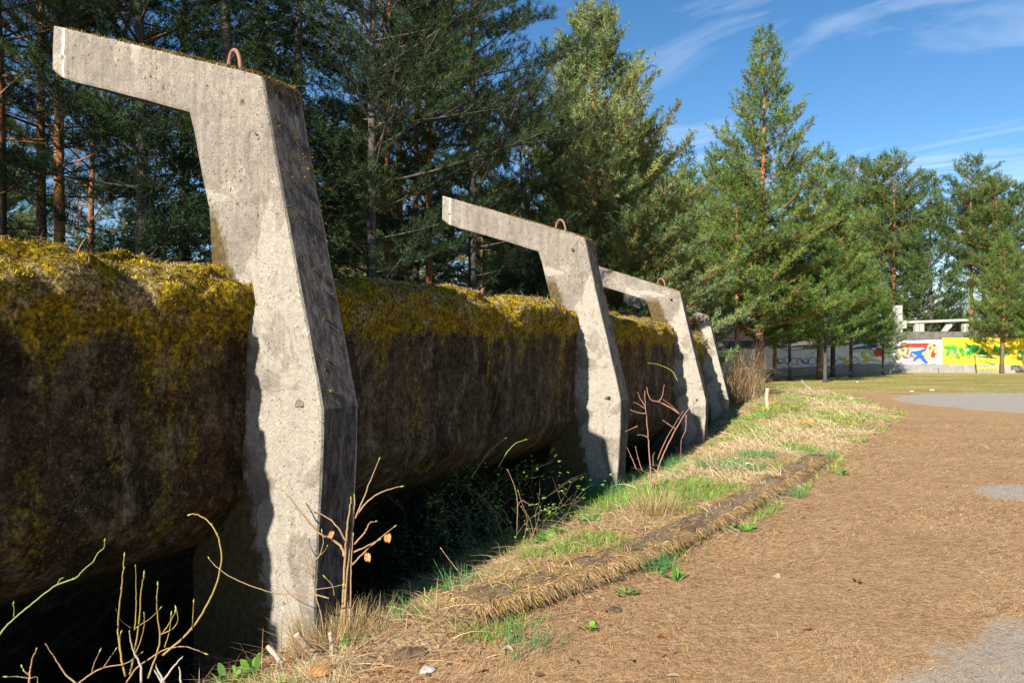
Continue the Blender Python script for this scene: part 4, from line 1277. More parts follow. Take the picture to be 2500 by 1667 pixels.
for (x, y) in [(1560, 665), (1755, 655), (1880, 690), (1600, 640)]: stroke([(x - 26, y + 14), (x, y - 10), (x + 26, y + 14)], 16, ORG, None)
for (x, y) in [(1570, 600), (1740, 585), (1860, 590), (1640, 600)]: stroke([(x - 14, y + 20), (x, y - 16), (x + 10, y + 12)], 7, (0.75, 0.85, 0.60), None)
glet([(2290, 600), (2335, 600), (2335, 665), (2290, 665), (2290, 602)], 10, (0.2, 0.45, 0.1)); blob(2312, 632, 14, 22, (0.4, 0.6, 0.2))
for (x, y) in [(2420, 640), (2520, 640), (2620, 630)]: glet([(x - 30, y + 40), (x - 20, y - 50), (x + 20, y), (x + 40, y - 50)], 28)
# yellow scrawls on the plinth
for x in (1840, 1890, 1940, 1990, 2040): stroke([(x, 790), (x + 16, 765), (x + 30, 795), (x + 42, 765)], 14, (0.60, 0.50, 0.02), None)
for x in (-70, -30, 5): stroke([(x, 815), (x + 12, 790), (x + 22, 812)], 9, (0.55, 0.48, 0.05), None)
# paint on the plinth sits proud of it
gi = 0
for c, mb in GB.items():
    o = mb.build("graffiti", paint(c), root)
    gi += 1

# ------------------------------------------------------------------ concrete remains on top of the wall
def wp(px, py, D): return P(px, py, D)
M['deck'] = mat_concrete("pale_concrete", (0.42, 0.40, 0.36), (0.56, 0.53, 0.48), (0.24, 0.22, 0.20), 0.2, 0.4)
Dp = 50.0
def cbox(b, x0, x1, y0, y1, D, dep, RL, skew=0):
    a, c = P(x0, y0, D), P(x1, y1, D)
    b.box(((a.x + c.x) / 2 - RL.x, D + dep / 2 - RL.y, (a.z + c.z) / 2 - RL.z), (abs(c.x - a.x), dep, abs(a.z - c.z)), bevel=0.02)
r2 = empty("concrete_shelter", tuple(P(2300, 809, Dp + 0.4)))
tag(r2, "flat concrete slab on short posts standing on top of the graffiti wall", "concrete slab")
b = MB()
pA, pB = P(2224, 786, Dp), P(2460, 777, Dp)
b.box(((pA.x + pB.x) / 2 - r2.location.x, 0.6, (pA.z + pB.z) / 2 - r2.location.z), (pB.x - pA.x, 1.7, 0.17), rot=Matrix.Rotation(-math.atan2(pB.z - pA.z, pB.x - pA.x), 3, 'Y'), bevel=0.02)
b.build("slab", M['deck'], r2)
for (x0, x1) in [(2236, 2244), (2246, 2257), (2354, 2366), (2425, 2435)]:
    b = MB(); cbox(b, x0, x1, 790, 812, Dp + 0.1, 0.35, Vector(r2.location)); b.build("post", M['deck'], r2)
b = MB()
q = [P(2305, 808, Dp), P(2318, 791, Dp), P(2325, 791, Dp), P(2324, 797, Dp), P(2313, 808, Dp)]
bmf = b.bm.faces.new([b.bm.verts.new(p - Vector(r2.location)) for p in q])
ex = bmesh.ops.extrude_face_region(b.bm, geom=[bmf]); bmesh.ops.translate(b.bm, verts=[v for v in ex['geom'] if isinstance(v, bmesh.types.BMVert)], vec=(0, 0.4, 0))
b.build("bracket", M['deck'], r2)
r3 = empty("concrete_pillar", tuple(P(2198, 809, 50.5)))
tag(r3, "stepped pale concrete pillar standing above the wall left of the slab", "concrete pillar")
b = MB(); cbox(b, 2189, 2204, 745, 812, 50.2, 0.5, Vector(r3.location)); b.build("shaft", M['deck'], r3)
b = MB(); cbox(b, 2204.2, 2214, 782, 801, 50.2, 0.5, Vector(r3.location)); b.build("block", M['deck'], r3)
# back wall of the far bank
b = MB()
RB = P(2100, 825, 56)
b.box((0, 0, -0.6), (46, 0.4, 2.2))
o = b.build("back_wall", M['concrete_dark']); o.location = (RB.x + 8, 53.5, EYE - 0.45)
tag(o, "dark stained concrete wall edge running behind the slab and the pillar", "wall")

# ------------------------------------------------------------------ hill and brown wood far behind
def thicket(name, pts, n, hmin, hmax, cols, label, cat, w=0.02, spread=0.25, kseg=3, droop=0.2):
    V_, F_, C_, nn = [], [], [], 0
    base = np.array(pts)[rng.integers(0, len(pts), n)] + np.stack([rng.normal(0, spread, n), rng.normal(0, spread, n), np.zeros(n)], 1)
    L = rng.uniform(hmin, hmax, n)
    d = unit(np.stack([rng.normal(0, 0.28, n), rng.normal(0, 0.28, n), np.ones(n)], 1))
    Vm, Fm = ribbons(base, d, side_of(d), L, w * rng.uniform(0.6, 1.3, n), L * rng.uniform(0, droop, n), kseg, 0.3)
    # side twigs
    m = n * 4; bi = rng.integers(0, n, m); t = rng.uniform(0.3, 1, m)
    b2 = base[bi] + d[bi] * (L[bi] * t)[:, None]; b2[:, 2] -= 0
    d2 = unit(d[bi] * 0.6 + rng.normal(size=(m, 3)) * 0.6)
    V2, F2 = ribbons(b2, d2, side_of(d2), L[bi] * rng.uniform(0.12, 0.35, m), w * 0.5 * np.ones(m), np.zeros(m), 1, 0.3)
    VV = np.concatenate([Vm, V2])
    C1 = np.repeat(palette(n, cols), kseg, 0); C2_ = palette(m, cols)
    me1 = np_mesh(name, VV, np.concatenate([Fm, F2 + len(Vm)]), np.concatenate([C1, C2_]))
    o = link(name, me1, M['grass'])
    tag(o, label, cat, kind='stuff'); return o
pts = []
for _ in range(500):
    px, D = random.uniform(2200, 2500), random.uniform(66, 85)
    X = (px - CX) / F * D; pts.append((X, D, G(X, D)))
thicket("bare_wood", pts, 1500, 3.0, 7.5, [(0.20, 0.13, 0.09), (0.26, 0.18, 0.12), (0.14, 0.10, 0.08)], "leafless brown wood behind the concrete slab", "bare wood", 0.06, 1.5)
pts = []
for _ in range(500):
    px, D = random.uniform(1500, 2650), random.uniform(50, 62)
    X = (px - CX) / F * D; pts.append((X, D, G(X, D)))
thicket("undergrowth", pts, 1600, 0.8, 2.8, [(0.16, 0.10, 0.06), (0.12, 0.12, 0.04), (0.08, 0.10, 0.03)], "brown and green undergrowth behind the graffiti wall", "undergrowth", 0.05, 1.5)
# dry thicket at the end of the frames
pts = []
for _ in range(60):
    px, D = random.uniform(1770, 1835), random.uniform(21, 28)
    X = (px - CX) / F * D; pts.append((X, D, G(X, D)))
thicket("dry_thicket", pts, 1000, 0.5, 1.6, [(0.36, 0.25, 0.13), (0.46, 0.33, 0.17), (0.26, 0.18, 0.10)], "dense straw-coloured thicket of dead stems beside the farthest frames", "thicket", 0.012, 0.25, 4, 0.5)

# ------------------------------------------------------------------ grass, straw, litter
def scatter(n, ymin, ymax, test, pw=1.0, xr=(-0.72, 0.72)):
    """points spread so that every distance gets its share of them"""
    out = []
    got = 0
    while got < n:
        k = n * 2
        y = ymin * (ymax / ymin) ** (rng.uniform(0, 1, k) ** pw)
        x = y * rng.uniform(xr[0], xr[1], k)
        z, s, q, e, v = ground_parts(x, y)
        m = test(x, y, s, q, e)
        out.append(np.stack([x, y, z], 1)[m]); got += m.sum()
        if m.mean() < 0.001: break
    return np.concatenate(out)[:n]

def blades(name, pts, Lr, Wr, elev, cols, droop, mat, label, cat, k=3, p=None, base_dir=None, scale_with_y=True, var=0.18):
    n = len(pts)
    d = rand_dirs(n, *elev)
    if base_dir is not None: d = unit(d + np.array(base_dir))
    f = np.clip(pts[:, 1] / 5.5, 0.8, 3.2) if scale_with_y else np.ones(n)
    L = rng.uniform(*Lr, n) * np.clip(f, 0.8, 1.6); W = rng.uniform(*Wr, n) * f
    Vm, Fm = ribbons(pts - np.array([0, 0, 0.006]), d, side_of(d), L, W, L * rng.uniform(*droop, n), k, 0.2)
    C = np.repeat(palette(n, cols, p, var), k, 0)
    o = link(name, np_mesh(name, Vm, Fm, C), mat)
    tag(o, label, cat, kind='stuff'); return o

def verge_t(x, y, s, q, e): return (e < 0.12 + 0.25 * (rng.uniform(0, 1, len(x)) ** 3)) & (q > 0.12) & (y < 30)
STRAW = [(0.62, 0.46, 0.25), (0.50, 0.34, 0.17), (0.70, 0.56, 0.34), (0.34, 0.21, 0.10)]
pts = scatter(100000, 2.7, 29, verge_t, 1.3)
cl = fbm(pts[:, 0] * 1.6, pts[:, 1] * 1.6, 8.0)
blades("dry_grass", pts[cl + rng.normal(0, 0.08, len(pts)) > 0.40], (0.05, 0.15), (0.0022, 0.0045), (0, 32), STRAW, (0.05, 0.45), M['grass'], "matted straw-coloured dead grass covering the verge between kerb and frames", "dry grass", 3)
# denser heaps of long pale straw hanging over the edge
def heap_t(x, y, s, q, e): return (e < 0.05) & (e > -0.9 - 0.05 * y) & (q > 0.3) & (y < 27) & (fbm(x * 0.9, y * 0.9, 12.0) > 0.50)
pts = scatter(34000, 2.7, 27, heap_t, 1.2)
blades("straw", pts, (0.12, 0.30), (0.0022, 0.004), (5, 40), [(0.68, 0.52, 0.30), (0.58, 0.42, 0.22), (0.74, 0.62, 0.40)], (0.3, 0.8), M['grass'], "long pale straw drooping over the edge of the verge", "straw", 4, base_dir=(0.35, -0.25, 0))
def fore_t(x, y, s, q, e): return (q > 0.15) & (e < 0.15) & (y < 7.5)
pts = scatter(7000, 2.8, 7.5, fore_t, 1.0)
blades("fallen_stalks", pts, (0.15, 0.42), (0.002, 0.005), (2, 30), [(0.66, 0.50, 0.30), (0.52, 0.34, 0.18), (0.36, 0.22, 0.12)], (0.1, 0.5), M['grass'], "long dead stalks lying in a tangle in the foreground", "dead stalks", 4, scale_with_y=False)
GREEN = [(0.14, 0.29, 0.04), (0.21, 0.37, 0.055), (0.10, 0.22, 0.04), (0.33, 0.44, 0.09)]
def green_t(x, y, s, q, e): return (e < 0.25) & (q > -0.05) & (y < 30) & (fbm(x * 1.4 + 5, y * 1.4, 4.0) + rng.normal(0, 0.04, len(x)) > 0.56)
pts = scatter(36000, 2.8, 30, green_t, 1.15)
blades("green_grass", pts, (0.04, 0.12), (0.003, 0.005), (35, 85), GREEN, (0.1, 0.5), M['grass'], "short fresh green grass sprouting through the straw on the verge", "grass", 3)
# lush bluish tufts, each one a thing
def tuft(px, py, D, label, n=220, r=0.16, h=(0.12, 0.26), cols=((0.05, 0.20, 0.07), (0.08, 0.26, 0.08), (0.12, 0.30, 0.08)), name="grass_tuft", cat="grass tuft", group=None, w=(0.004, 0.007)):
    X = (px - CX) / F * D; z = G(X, D)
    a = rng.uniform(0, 6.283, n); rr = r * np.sqrt(rng.uniform(0, 1, n))
    b = np.stack([np.cos(a) * rr, np.sin(a) * rr, np.full(n, -0.01)], 1)
    d = unit(np.stack([np.cos(a) * 0.35, np.sin(a) * 0.35, np.ones(n)], 1) + rng.normal(0, 0.22, (n, 3)))
    L = rng.uniform(*h, n)
    Vm, Fm = ribbons(b, d, side_of(d), L, rng.uniform(*w, n), L * rng.uniform(0.05, 0.45, n), 4, 0.15)
    o = link(name, np_mesh(name, Vm, Fm, np.repeat(palette(n, cols), 4, 0)), M['grass'])
    o.location = (X, D, z); tag(o, label, cat, group); return o
tuft(1475, 1190, 9.0, "bluish green grass tuft at the foot of the second frame", 380, 0.26, (0.16, 0.34))
tuft(1545, 1150, 9.8, "lush green grass tuft just right of the second frame's foot", 260, 0.22, (0.14, 0.28))
tuft(1655, 1120, 10.6, "small green tuft at the ditch edge under the brambles", 220, 0.2, (0.14, 0.26))
tuft(1780, 1160, 9.4, "widest bluish green grass tuft, in the middle of the verge beside white flowers", 520, 0.42, (0.12, 0.26))
tuft(1850, 1140, 10.4, "green grass tuft just above the far end of the kerb", 260, 0.25, (0.10, 0.22))
tuft(1990, 1120, 10.9, "green tuft beyond the far end of the kerb", 260, 0.3, (0.08, 0.18))
tuft(1590, 1370, 5.5, "green grass tuft on the path side of the kerb in the foreground", 260, 0.16, (0.10, 0.24))
tuft(1925, 1225, 8.2, "green grass tuft growing against the kerb's outer face", 220, 0.18, (0.08, 0.18))
tuft(1130, 1400, 5.0, "thin green tuft at the edge of the dark ditch", 90, 0.12, (0.12, 0.26))
tuft(1290, 1600, 4.0, "sparse tall green blades in the bottom foreground", 80, 0.15, (0.12, 0.26), w=(0.003, 0.005))
tuft(1010, 1500, 4.5, "small green tuft in front of the leafless sapling", 90, 0.14, (0.08, 0.18))
STR = ((0.50, 0.37, 0.18), (0.40, 0.28, 0.13), (0.32, 0.24, 0.10), (0.60, 0.46, 0.25))
tuft(800, 1500, 4.38, "drooping tussock of dead grass right beside the nearest frame's foot", 700, 0.2, (0.14, 0.36), STR, "dry_tussock", "dead grass", w=(0.0022, 0.0035))
tuft(880, 1480, 4.45, "dead grass tussock around the leafless sapling", 700, 0.22, (0.14, 0.32), STR, "dry_tussock", "dead grass", w=(0.0022, 0.0035))
tuft(1600, 1290, 7.0, "dead grass tussock at the root of the thorny bramble", 420, 0.2, (0.14, 0.42), STR, "dry_tussock", "dead grass", w=(0.003, 0.0045))

# lawn grass: short, only its nearer part shows blades
def lawn_t(x, y, s, q, e): return (y > 26) & (q > 1.0)
pts = scatter(14000, 26, 47, lawn_t, 1.0, (0.18, 0.72))
blades("lawn_grass", pts, (0.03, 0.06), (0.012, 0.022), (30, 80), [(0.16, 0.18, 0.04), (0.30, 0.24, 0.09), (0.36, 0.29, 0.14), (0.12, 0.16, 0.03)], (0.0, 0.3), M['grass'], "short worn lawn between the path and the graffiti wall", "lawn grass", 1, scale_with_y=False)

# needle litter on the path
def asph_v(x, y):
    def el(cx, cy, rx, ry): return 1.0 - np.sqrt(((x - cx) / rx) ** 2 + ((y - cy) / ry) ** 2)
    return np.maximum.reduce([el(4.5, 2.85, 2.75, 1.75) * 2.2, el(6.4, 8.3, 1.5, 0.65), el(16.6, 21.6, 6.2, 5.6) * 4])
def path_t(x, y, s, q, e): return (e > -0.30) & (rng.uniform(0, 1, len(x)) > np.clip(asph_v(x, y) * 1.2 + 0.42, 0, 0.95)) | ((q > 0.3) & (e <= -0.3) & (y < 6.5))
pts = scatter(110000, 2.6, 17, path_t, 1.25, (-0.35, 0.72))
n = len(pts)
ang = (fbm(pts[:, 0] * 1.3, pts[:, 1] * 1.3, 1.0) - 0.5) * 5.0 + rng.normal(0, 0.75, n)
d = np.stack([np.cos(ang), np.sin(ang), rng.uniform(-0.03, 0.16, n)], 1)
f = np.clip(pts[:, 1] / 4.5, 0.8, 3.0)
L = rng.uniform(0.03, 0.085, n) * np.clip(f, 0.8, 1.8)
sd_ = unit(np.cross(d, np.tile([0.0, 0.0, 1.0], (n, 1))))
Vm, Fm = ribbons(pts + np.array([0, 0, 0.004]), d, sd_, L, rng.uniform(0.0012, 0.0022, n) * f, np.zeros(n), 1, 0.6)
o = link("needle_litter", np_mesh("needle_litter", Vm, Fm, palette(n, [(0.66, 0.41, 0.21), (0.48, 0.28, 0.14), (0.76, 0.52, 0.29), (0.18, 0.10, 0.05), (0.84, 0.66, 0.42)], [0.3, 0.27, 0.13, 0.24, 0.06])), M['litter'])
tag(o, "layer of fallen brown pine needles covering the path", "pine needles", kind='stuff')

# needles and moss lying on the kerb
n = 42000
t_ = rng.uniform(0, 1, n); kp = np.array([tuple(p) for p in smooth_path([(a, b, 0) for a, b in KERB[3:]], 24)]); kk = t_ * (len(kp) - 1.01); ki = kk.astype(int)
kb = kp[ki] + (kp[ki + 1] - kp[ki]) * (kk - ki)[:, None]; kt = unit(kp[ki + 1] - kp[ki]); kn = np.stack([kt[:, 1], -kt[:, 0], np.zeros(n)], 1)
kb = kb + kn * rng.uniform(-0.30, 0.03, (n, 1)); kb[:, 2] = -0.008 * kb[:, 1] + 0.120
okk = fbm(kb[:, 0] * 3, kb[:, 1] * 3, 9.0) > 0.27; kb = kb[okk]; kn = kn[okk]; n = len(kb)
d = unit(kn * rng.uniform(0.1, 1, (n, 1)) + rng.normal(0, 0.55, (n, 3)) * np.array([1, 1, 0.25]))
L = rng.uniform(0.05, 0.14, n)
Vm, Fm = ribbons(kb, d, side_of(d), L, rng.uniform(0.003, 0.005, n), L * 0.45, 2, 0.5)
tag(link("kerb_needles", np_mesh("kerb_needles", Vm, Fm, palette(len(Fm), [(0.55, 0.36, 0.2), (0.42, 0.26, 0.14), (0.26, 0.15, 0.08), (0.30, 0.24, 0.04)])), M['litter']), "brown needles and straw draped over the low kerb", "pine needles", kind='stuff')

# small bits of bark, cones and dead leaves
def leafmesh(n, pts, size, cols, curl=0.5):
    a = rng.uniform(0, 6.283, n); L = rng.uniform(*size, n); W = L * rng.uniform(0.35, 0.75, n)
    u = np.stack([np.cos(a), np.sin(a), rng.normal(0, 0.2, n)], 1); v = np.stack([-np.sin(a), np.cos(a), rng.normal(0, 0.3, n)], 1)
    up = np.array([0, 0, 1.0])
    c = rng.uniform(0, curl, n)
    rowsx = [0.0, 0.18, 0.4, 0.62, 0.82, 1.0]; wid = [0.03, 0.42, 0.5, 0.42, 0.27, 0.02]
    V_ = []
    for x, w_ in zip(rowsx, wid):
        jl, jr = rng.uniform(0.7, 1.25, n), rng.uniform(0.7, 1.25, n)
        mid = pts + u * (x * L)[:, None] + up * (c * L * math.sin(x * 3.0) * 0.35)[:, None] + np.array([0, 0, 0.004])
        V_ += [mid - v * (w_ * jl * W)[:, None] + up * (c * W * w_ * 1.1 * jl)[:, None], mid, mid + v * (w_ * jr * W)[:, None] + up * (c * W * w_ * 1.3 * jr)[:, None]]
    V_ = np.stack(V_, 1).reshape(-1, 3)
    q = np.array([(r_ * 3 + j, r_ * 3 + j + 1, r_ * 3 + j + 4, r_ * 3 + j + 3) for r_ in range(5) for j in range(2)])
    Fc = ((np.arange(n) * 18)[:, None, None] + q[None]).reshape(-1, 4)
    return V_, Fc, np.repeat(palette(n, cols, None, 0.2), 10, 0)
BRN = [(0.40, 0.19, 0.06), (0.50, 0.27, 0.11), (0.28, 0.14, 0.07), (0.46, 0.33, 0.24), (0.16, 0.10, 0.07)]
pts = scatter(5200, 2.8, 14, lambda x, y, s, q, e: (q > 0.1) & (np.abs(e + 0.25) < 0.75 * rng.uniform(0.1, 1, len(x)) + 0.02 * y), 1.9)
Vm, Fm, Cm = leafmesh(len(pts), pts, (0.012, 0.042), BRN)
tag(link("leaf_litter", np_mesh("leaf_litter", Vm, Fm, Cm), M['leaf']), "small dead leaves and bark flakes along the kerb", "leaf litter", kind='stuff')
for i, (px, py) in enumerate([(1835, 1285), (1880, 1295), (1910, 1300), (2035, 1275), (2035, 1292), (2093, 1427), (2073, 1441), (1680, 1485), (1645, 1595), (1610, 1600), (1900, 1180), (2145, 1160), (2110, 1165),
                               (1620, 1560), (1975, 1540), (1540, 1620), (1645, 1655), (1895, 1410), (1770, 1390), (1700, 1330), (2120, 1205), (1960, 1265), (1400, 1620), (1320, 1650), (1240, 1590), (1180, 1640)]):
    D = 1.6 * F / (py - CY - 14.8); X = (px - CX) / F * D
    Vm, Fm, Cm = leafmesh(1, np.zeros((1, 3)), (0.04, 0.085), [(0.36, 0.17, 0.06), (0.42, 0.22, 0.10), (0.22, 0.12, 0.07), (0.40, 0.29, 0.20)], 0.45)
    Vm = Vm - Vm.mean(0) * np.array([1, 1, 0])
    o = link("fallen_leaf", np_mesh("fallen_leaf", Vm, Fm, Cm), M['leaf']); o.location = (X, D, G(X, D) + 0.004)
    tag(o, "curled brown leaf lying on the needle-covered path", "fallen leaf", "brown leaves fallen on the path")

# ------------------------------------------------------------------ broad-leaved weeds
def weed(px, D, label, n=14, h=0.14, w=0.035, cols=((0.10, 0.26, 0.03), (0.17, 0.36, 0.05), (0.07, 0.19, 0.03)), upright=0.9, name="weed", r=0.05, group=None):
    X = (px - CX) / F * D
    a = rng.uniform(0, 6.283, n)
    base = np.stack([np.cos(a) * r * rng.uniform(0, 1, n), np.sin(a) * r * rng.uniform(0, 1, n), np.zeros(n)], 1)
    d = unit(np.stack([np.cos(a), np.sin(a), upright * rng.uniform(0.3, 1.8, n)], 1)); L = h * rng.uniform(0.55, 1.2, n)
    k = 6; t = np.linspace(0, 1, k + 1)
    c = base[:, None, :] + d[:, None, :] * (L[:, None] * t)[:, :, None]; c[:, :, 2] -= (L[:, None] * 0.35 * t ** 2)
    s = unit(np.cross(d, np.array([0, 0, 1.0]) + rng.normal(0, 0.2, (n, 3))))
    wid = w * (np.sin(np.pi * (0.08 + 0.88 * t)) ** 0.8)[None, :] * rng.uniform(0.7, 1.2, (n, 1)) * 0.5
    V_ = np.stack([c - s[:, None] * wid[:, :, None], c + np.array([0, 0, -0.15]) * wid[:, :, None], c + s[:, None] * wid[:, :, None]], 2).reshape(-1, 3)
    q = []
    for b in range(n):
        for j in range(k):
            o_ = b * (k + 1) * 3 + j * 3
            q.append((o_, o_ + 1, o_ + 4, o_ + 3)); q.append((o_ + 1, o_ + 2, o_ + 5, o_ + 4))
    o = link(name, np_mesh(name, V_, np.array(q), np.repeat(palette(n, cols), k * 2, 0), smooth=True), M['leaf'])
    o.location = (X, D, G(X, D)); tag(o, label, "weed", group); return o
weed(560, 4.05, "large clump of long green sorrel leaves left of the nearest frame's foot", 16, 0.17, 0.035, upright=1.2, r=0.09)
weed(625, 4.1, "green leaves right against the nearest frame's foot on its left", 9, 0.16, 0.034, upright=1.3)
weed(820, 4.05, "clump of glossy green leaves under the broken log piece", 18, 0.09, 0.04, r=0.08)
weed(880, 4.2, "low green leaves in front of the dead grass tussock", 12, 0.08, 0.035, r=0.07)
weed(740, 3.95, "small green leaves at the very foot of the nearest frame", 9, 0.07, 0.03)
weed(955, 4.9, "bright green herb clump at the ditch edge right of the sapling", 26, 0.09, 0.04, r=0.14)
weed(1030, 5.0, "small bright green herb between sapling and ditch", 14, 0.08, 0.035, r=0.08)
weed(1335, 6.2, "green leafy patch at the right end of the dark ditch", 26, 0.10, 0.04, r=0.16)
weed(1385, 6.4, "broad leaved patch on the crest above the ditch", 24, 0.10, 0.04, r=0.16)
weed(1440, 6.8, "yellowish green leaves on the verge below the second frame", 22, 0.10, 0.04, r=0.18)
weed(1480, 5.2, "upright green sorrel plant left of the kerb in the foreground", 9, 0.15, 0.035, upright=1.4)
weed(1650, 5.2, "single tall bright leaf plant in front of the kerb", 7, 0.13, 0.026, upright=1.6)
weed(1765, 6.6, "bright green plant against the kerb, left of a dandelion rosette", 10, 0.12, 0.03, upright=1.5)
weed(1795, 6.7, "second bright green upright plant against the kerb", 10, 0.12, 0.028, upright=1.5)
weed(1830, 6.6, "jagged dandelion rosette at the outer face of the kerb", 20, 0.14, 0.03, upright=0.9)
weed(2050, 9.6, "green weed beyond the far end of the kerb on the path", 22, 0.12, 0.028, r=0.12)
weed(1530, 4.9, "small weed beside the green foreground tuft", 12, 0.07, 0.03)
weed(1440, 4.3, "low green weed at the near edge of the needle path", 12, 0.08, 0.03)
weed(700, 3.75, "green sprouts at the bottom edge under the nearest frame", 10, 0.06, 0.03)
weed(470, 3.9, "little green leaves at the bottom edge below the arching twig", 10, 0.07, 0.03)
weed(1690, 8.6, "green weed patch on the verge right of the brambles", 22, 0.10, 0.04, r=0.2)

# ------------------------------------------------------------------ twigs, saplings and brambles
def plant(name, label, cat, D, stems, mat, r=0.006, buds=0, bud_mat='bud', thorns=0, leaves=(), n=6):
    """stems: lists of (px, py[, depth offset]) from base to tip, in source pixels at distance D"""
    p0 = P(stems[0][0][0], stems[0][0][1], D + (stems[0][0][2] if len(stems[0][0]) > 2 else 0))
    root = empty(name, tuple(p0)); tag(root, label, cat)
    b = MB(); bb = MB(); nb_ = 0
    for si, st in enumerate(stems):
        pts = [P(q[0], q[1], D + (q[2] if len(q) > 2 else 0.02 * math.sin(si * 2.1 + i))) - p0 for i, q in enumerate(st)]
        sp = smooth_path(pts, 5)
        r0 = r * (1.0 if si == 0 or len(st) > 4 else 0.62)
        rad = [r0 * (1 - 0.6 * k / (len(sp) - 1)) for k in range(len(sp))]
        sp = [p + Vector((random.uniform(-1, 1), random.uniform(-1, 1), random.uniform(-1, 1))) * r0 * 0.35 for p in sp]
        b.tube(sp, rad, n)
        tot = sum((sp[i + 1] - sp[i]).length for i in range(len(sp) - 1))
        if thorns:
            for _ in range(int(tot * thorns)):
                i = random.randrange(len(sp) - 1); t = random.random(); q = sp[i].lerp(sp[i + 1], t)
                dv = Vector((random.uniform(-1, 1), random.uniform(-1, 1), random.uniform(-.5, .6))).normalized()
                b.tube([q, q + dv * r * 2.2], [r * 0.4, r * 0.05], 3)
        if buds:
            for _ in range(max(1, int(tot * buds))):
                i = random.randrange(len(sp) // 3, len(sp) - 1); q = sp[i]
                dv = ((sp[i + 1] - sp[i]).normalized() + Vector((random.uniform(-1, 1), random.uniform(-1, 1), random.uniform(0, 1))) * 0.8).normalized()
                ks = random.uniform(0.5, 1.0) * min(1.0, 0.0048 / r); bb.tube([q, q + dv * r * 1.2 * ks, q + dv * r * 2.8 * ks], [r * 0.35 * ks, r * 0.6 * ks, r * 0.1], 5); nb_ += 1
            q = sp[-1]; dv = (sp[-1] - sp[-2]).normalized()
            kr = min(r, 0.0048); bb.tube([q - dv * kr, q + dv * kr * 1.8, q + dv * kr * 4.2], [kr * 0.45, kr * 0.8, kr * 0.1], 6); nb_ += 1
    if nb_:
        tmp = bpy.data.meshes.new("tmp"); nf_ = len(b.bm.faces); bb.bm.to_mesh(tmp); b.bm.from_mesh(tmp); bpy.data.meshes.remove(tmp)
        b.bm.faces.ensure_lookup_table()
        for f_ in b.bm.faces[nf_:]: f_.material_index = 1
    bb.bm.free()
    b.build("stem", [M[mat], M[bud_mat]], root)
    for (px, py, sz) in leaves:
        q = P(px, py, D) - p0
        m_ = MB()
        a_ = random.uniform(-0.4, 0.4)
        rows = []
        for t in range(6):
            w_ = sz * 0.32 * math.sin(math.pi * (0.1 + t / 5 * 0.85)); y_ = 0.02 * math.sin(t * 1.3)
            rows.append([m_.bm.verts.new(q + Vector((-w_ + a_ * t * 0.01, y_, -sz * t / 5))), m_.bm.verts.new(q + Vector((a_ * t * 0.01, y_ + sz * 0.15, -sz * t / 5))), m_.bm.verts.new(q + Vector((w_ + a_ * t * 0.01, y_ - sz * 0.08, -sz * t / 5)))])
        for a, c in zip(rows[:-1], rows[1:]):
            for j in range(2): m_.bm.faces.new((a[j], a[j + 1], c[j + 1], c[j]))
        m_.build("withered_leaf", M['brown_leaf'], root)
    return root
def z3(x, y): return (x * 900 / 2352, 1100 + y * 900 / 2352)       # crop helpers: measured points on the photograph
def z7(x, y): return (x * 500 / 1880, 1250 + y * 500 / 1880)
def z8(x, y): return (500 + x * 600 / 2352, 1300 + y * 600 / 2352)
def z9(x, y): return (700 + x * 800 / 1881, 1000 + y * 800 / 1881)
def z6(x, y): return (1450 + x * 500 / 2063, 920 + y * 500 / 2063)
plant("thorny_shoot", "green thorny bramble shoot rising from the left edge, ending in a fresh leaf", "shoot", 2.9,
      [[z7(-40, 1170), z7(60, 1040), z7(180, 930), z7(340, 800), z7(520, 665), z7(690, 605), z7(760, 530), z7(850, 455), z7(900, 370), z7(950, 330), z7(965, 260)],
       [z7(125, 955), z7(130, 900), z7(125, 840)], [z7(530, 655), z7(545, 625), z7(565, 605)]], 'twig_green', 0.0036, 7, 'bud', 28)
plant("budding_twig", "tall straight yellowish twig, highest of the cluster at the lower left", "twig", 3.2,
      [[z7(1150, 1500), z7(1100, 1250), z7(1085, 1050), z7(1110, 750), z7(1130, 550), z7(1138, 400)], [z7(1110, 1300), z7(1100, 1180), z7(1108, 1110)]], 'twig_olive', 0.0048, 5)
plant("budding_twig", "straight budding twig right of the tallest one, slightly leaning right", "twig", 3.25,
      [[z7(1190, 1480), z7(1230, 1330), z7(1275, 1000), z7(1300, 700), z7(1325, 570)], [z7(1240, 1300), z7(1290, 1180), z7(1320, 1060), z7(1325, 950)]], 'twig_olive', 0.0046, 5)
plant("budding_twig", "shorter budding twig with a dried curl, third in the lower left cluster", "twig", 3.2,
      [[z7(1360, 1520), z7(1440, 1290), z7(1470, 1130), z7(1445, 950), z7(1440, 800), z7(1448, 670)], [z7(1470, 1120), z7(1590, 1060), z7(1635, 980), z7(1620, 890)],
       [z7(1500, 1100), z7(1570, 990), z7(1610, 910)], [z7(1510, 1240), z7(1550, 1110), z7(1575, 940)]], 'twig_olive', 0.0046, 5)
plant("dim_twig", "thin shaded twig standing behind the tallest budding twig", "twig", 3.7,
      [[z7(1235, 1080), z7(1250, 900), z7(1248, 700), z7(1244, 500)], [z7(1205, 1060), z7(1110, 990), z7(1068, 900)], [z7(1240, 1060), z7(1380, 970), z7(1470, 880)]], 'twig_olive', 0.0035, 4)
plant("arching_twig", "long twig arching up and over to the left with a yellow bud at its tip", "twig", 3.3,
      [[z3(1040, 1300), z3(1200, 1160), z3(1310, 1000), z3(1380, 850), z3(1412, 700), z3(1395, 560), z3(1340, 460), z3(1270, 410), z3(1215, 402)],
       [z3(1225, 1140), z3(1232, 1050), z3(1236, 965)]], 'twig_olive', 0.0052, 7)
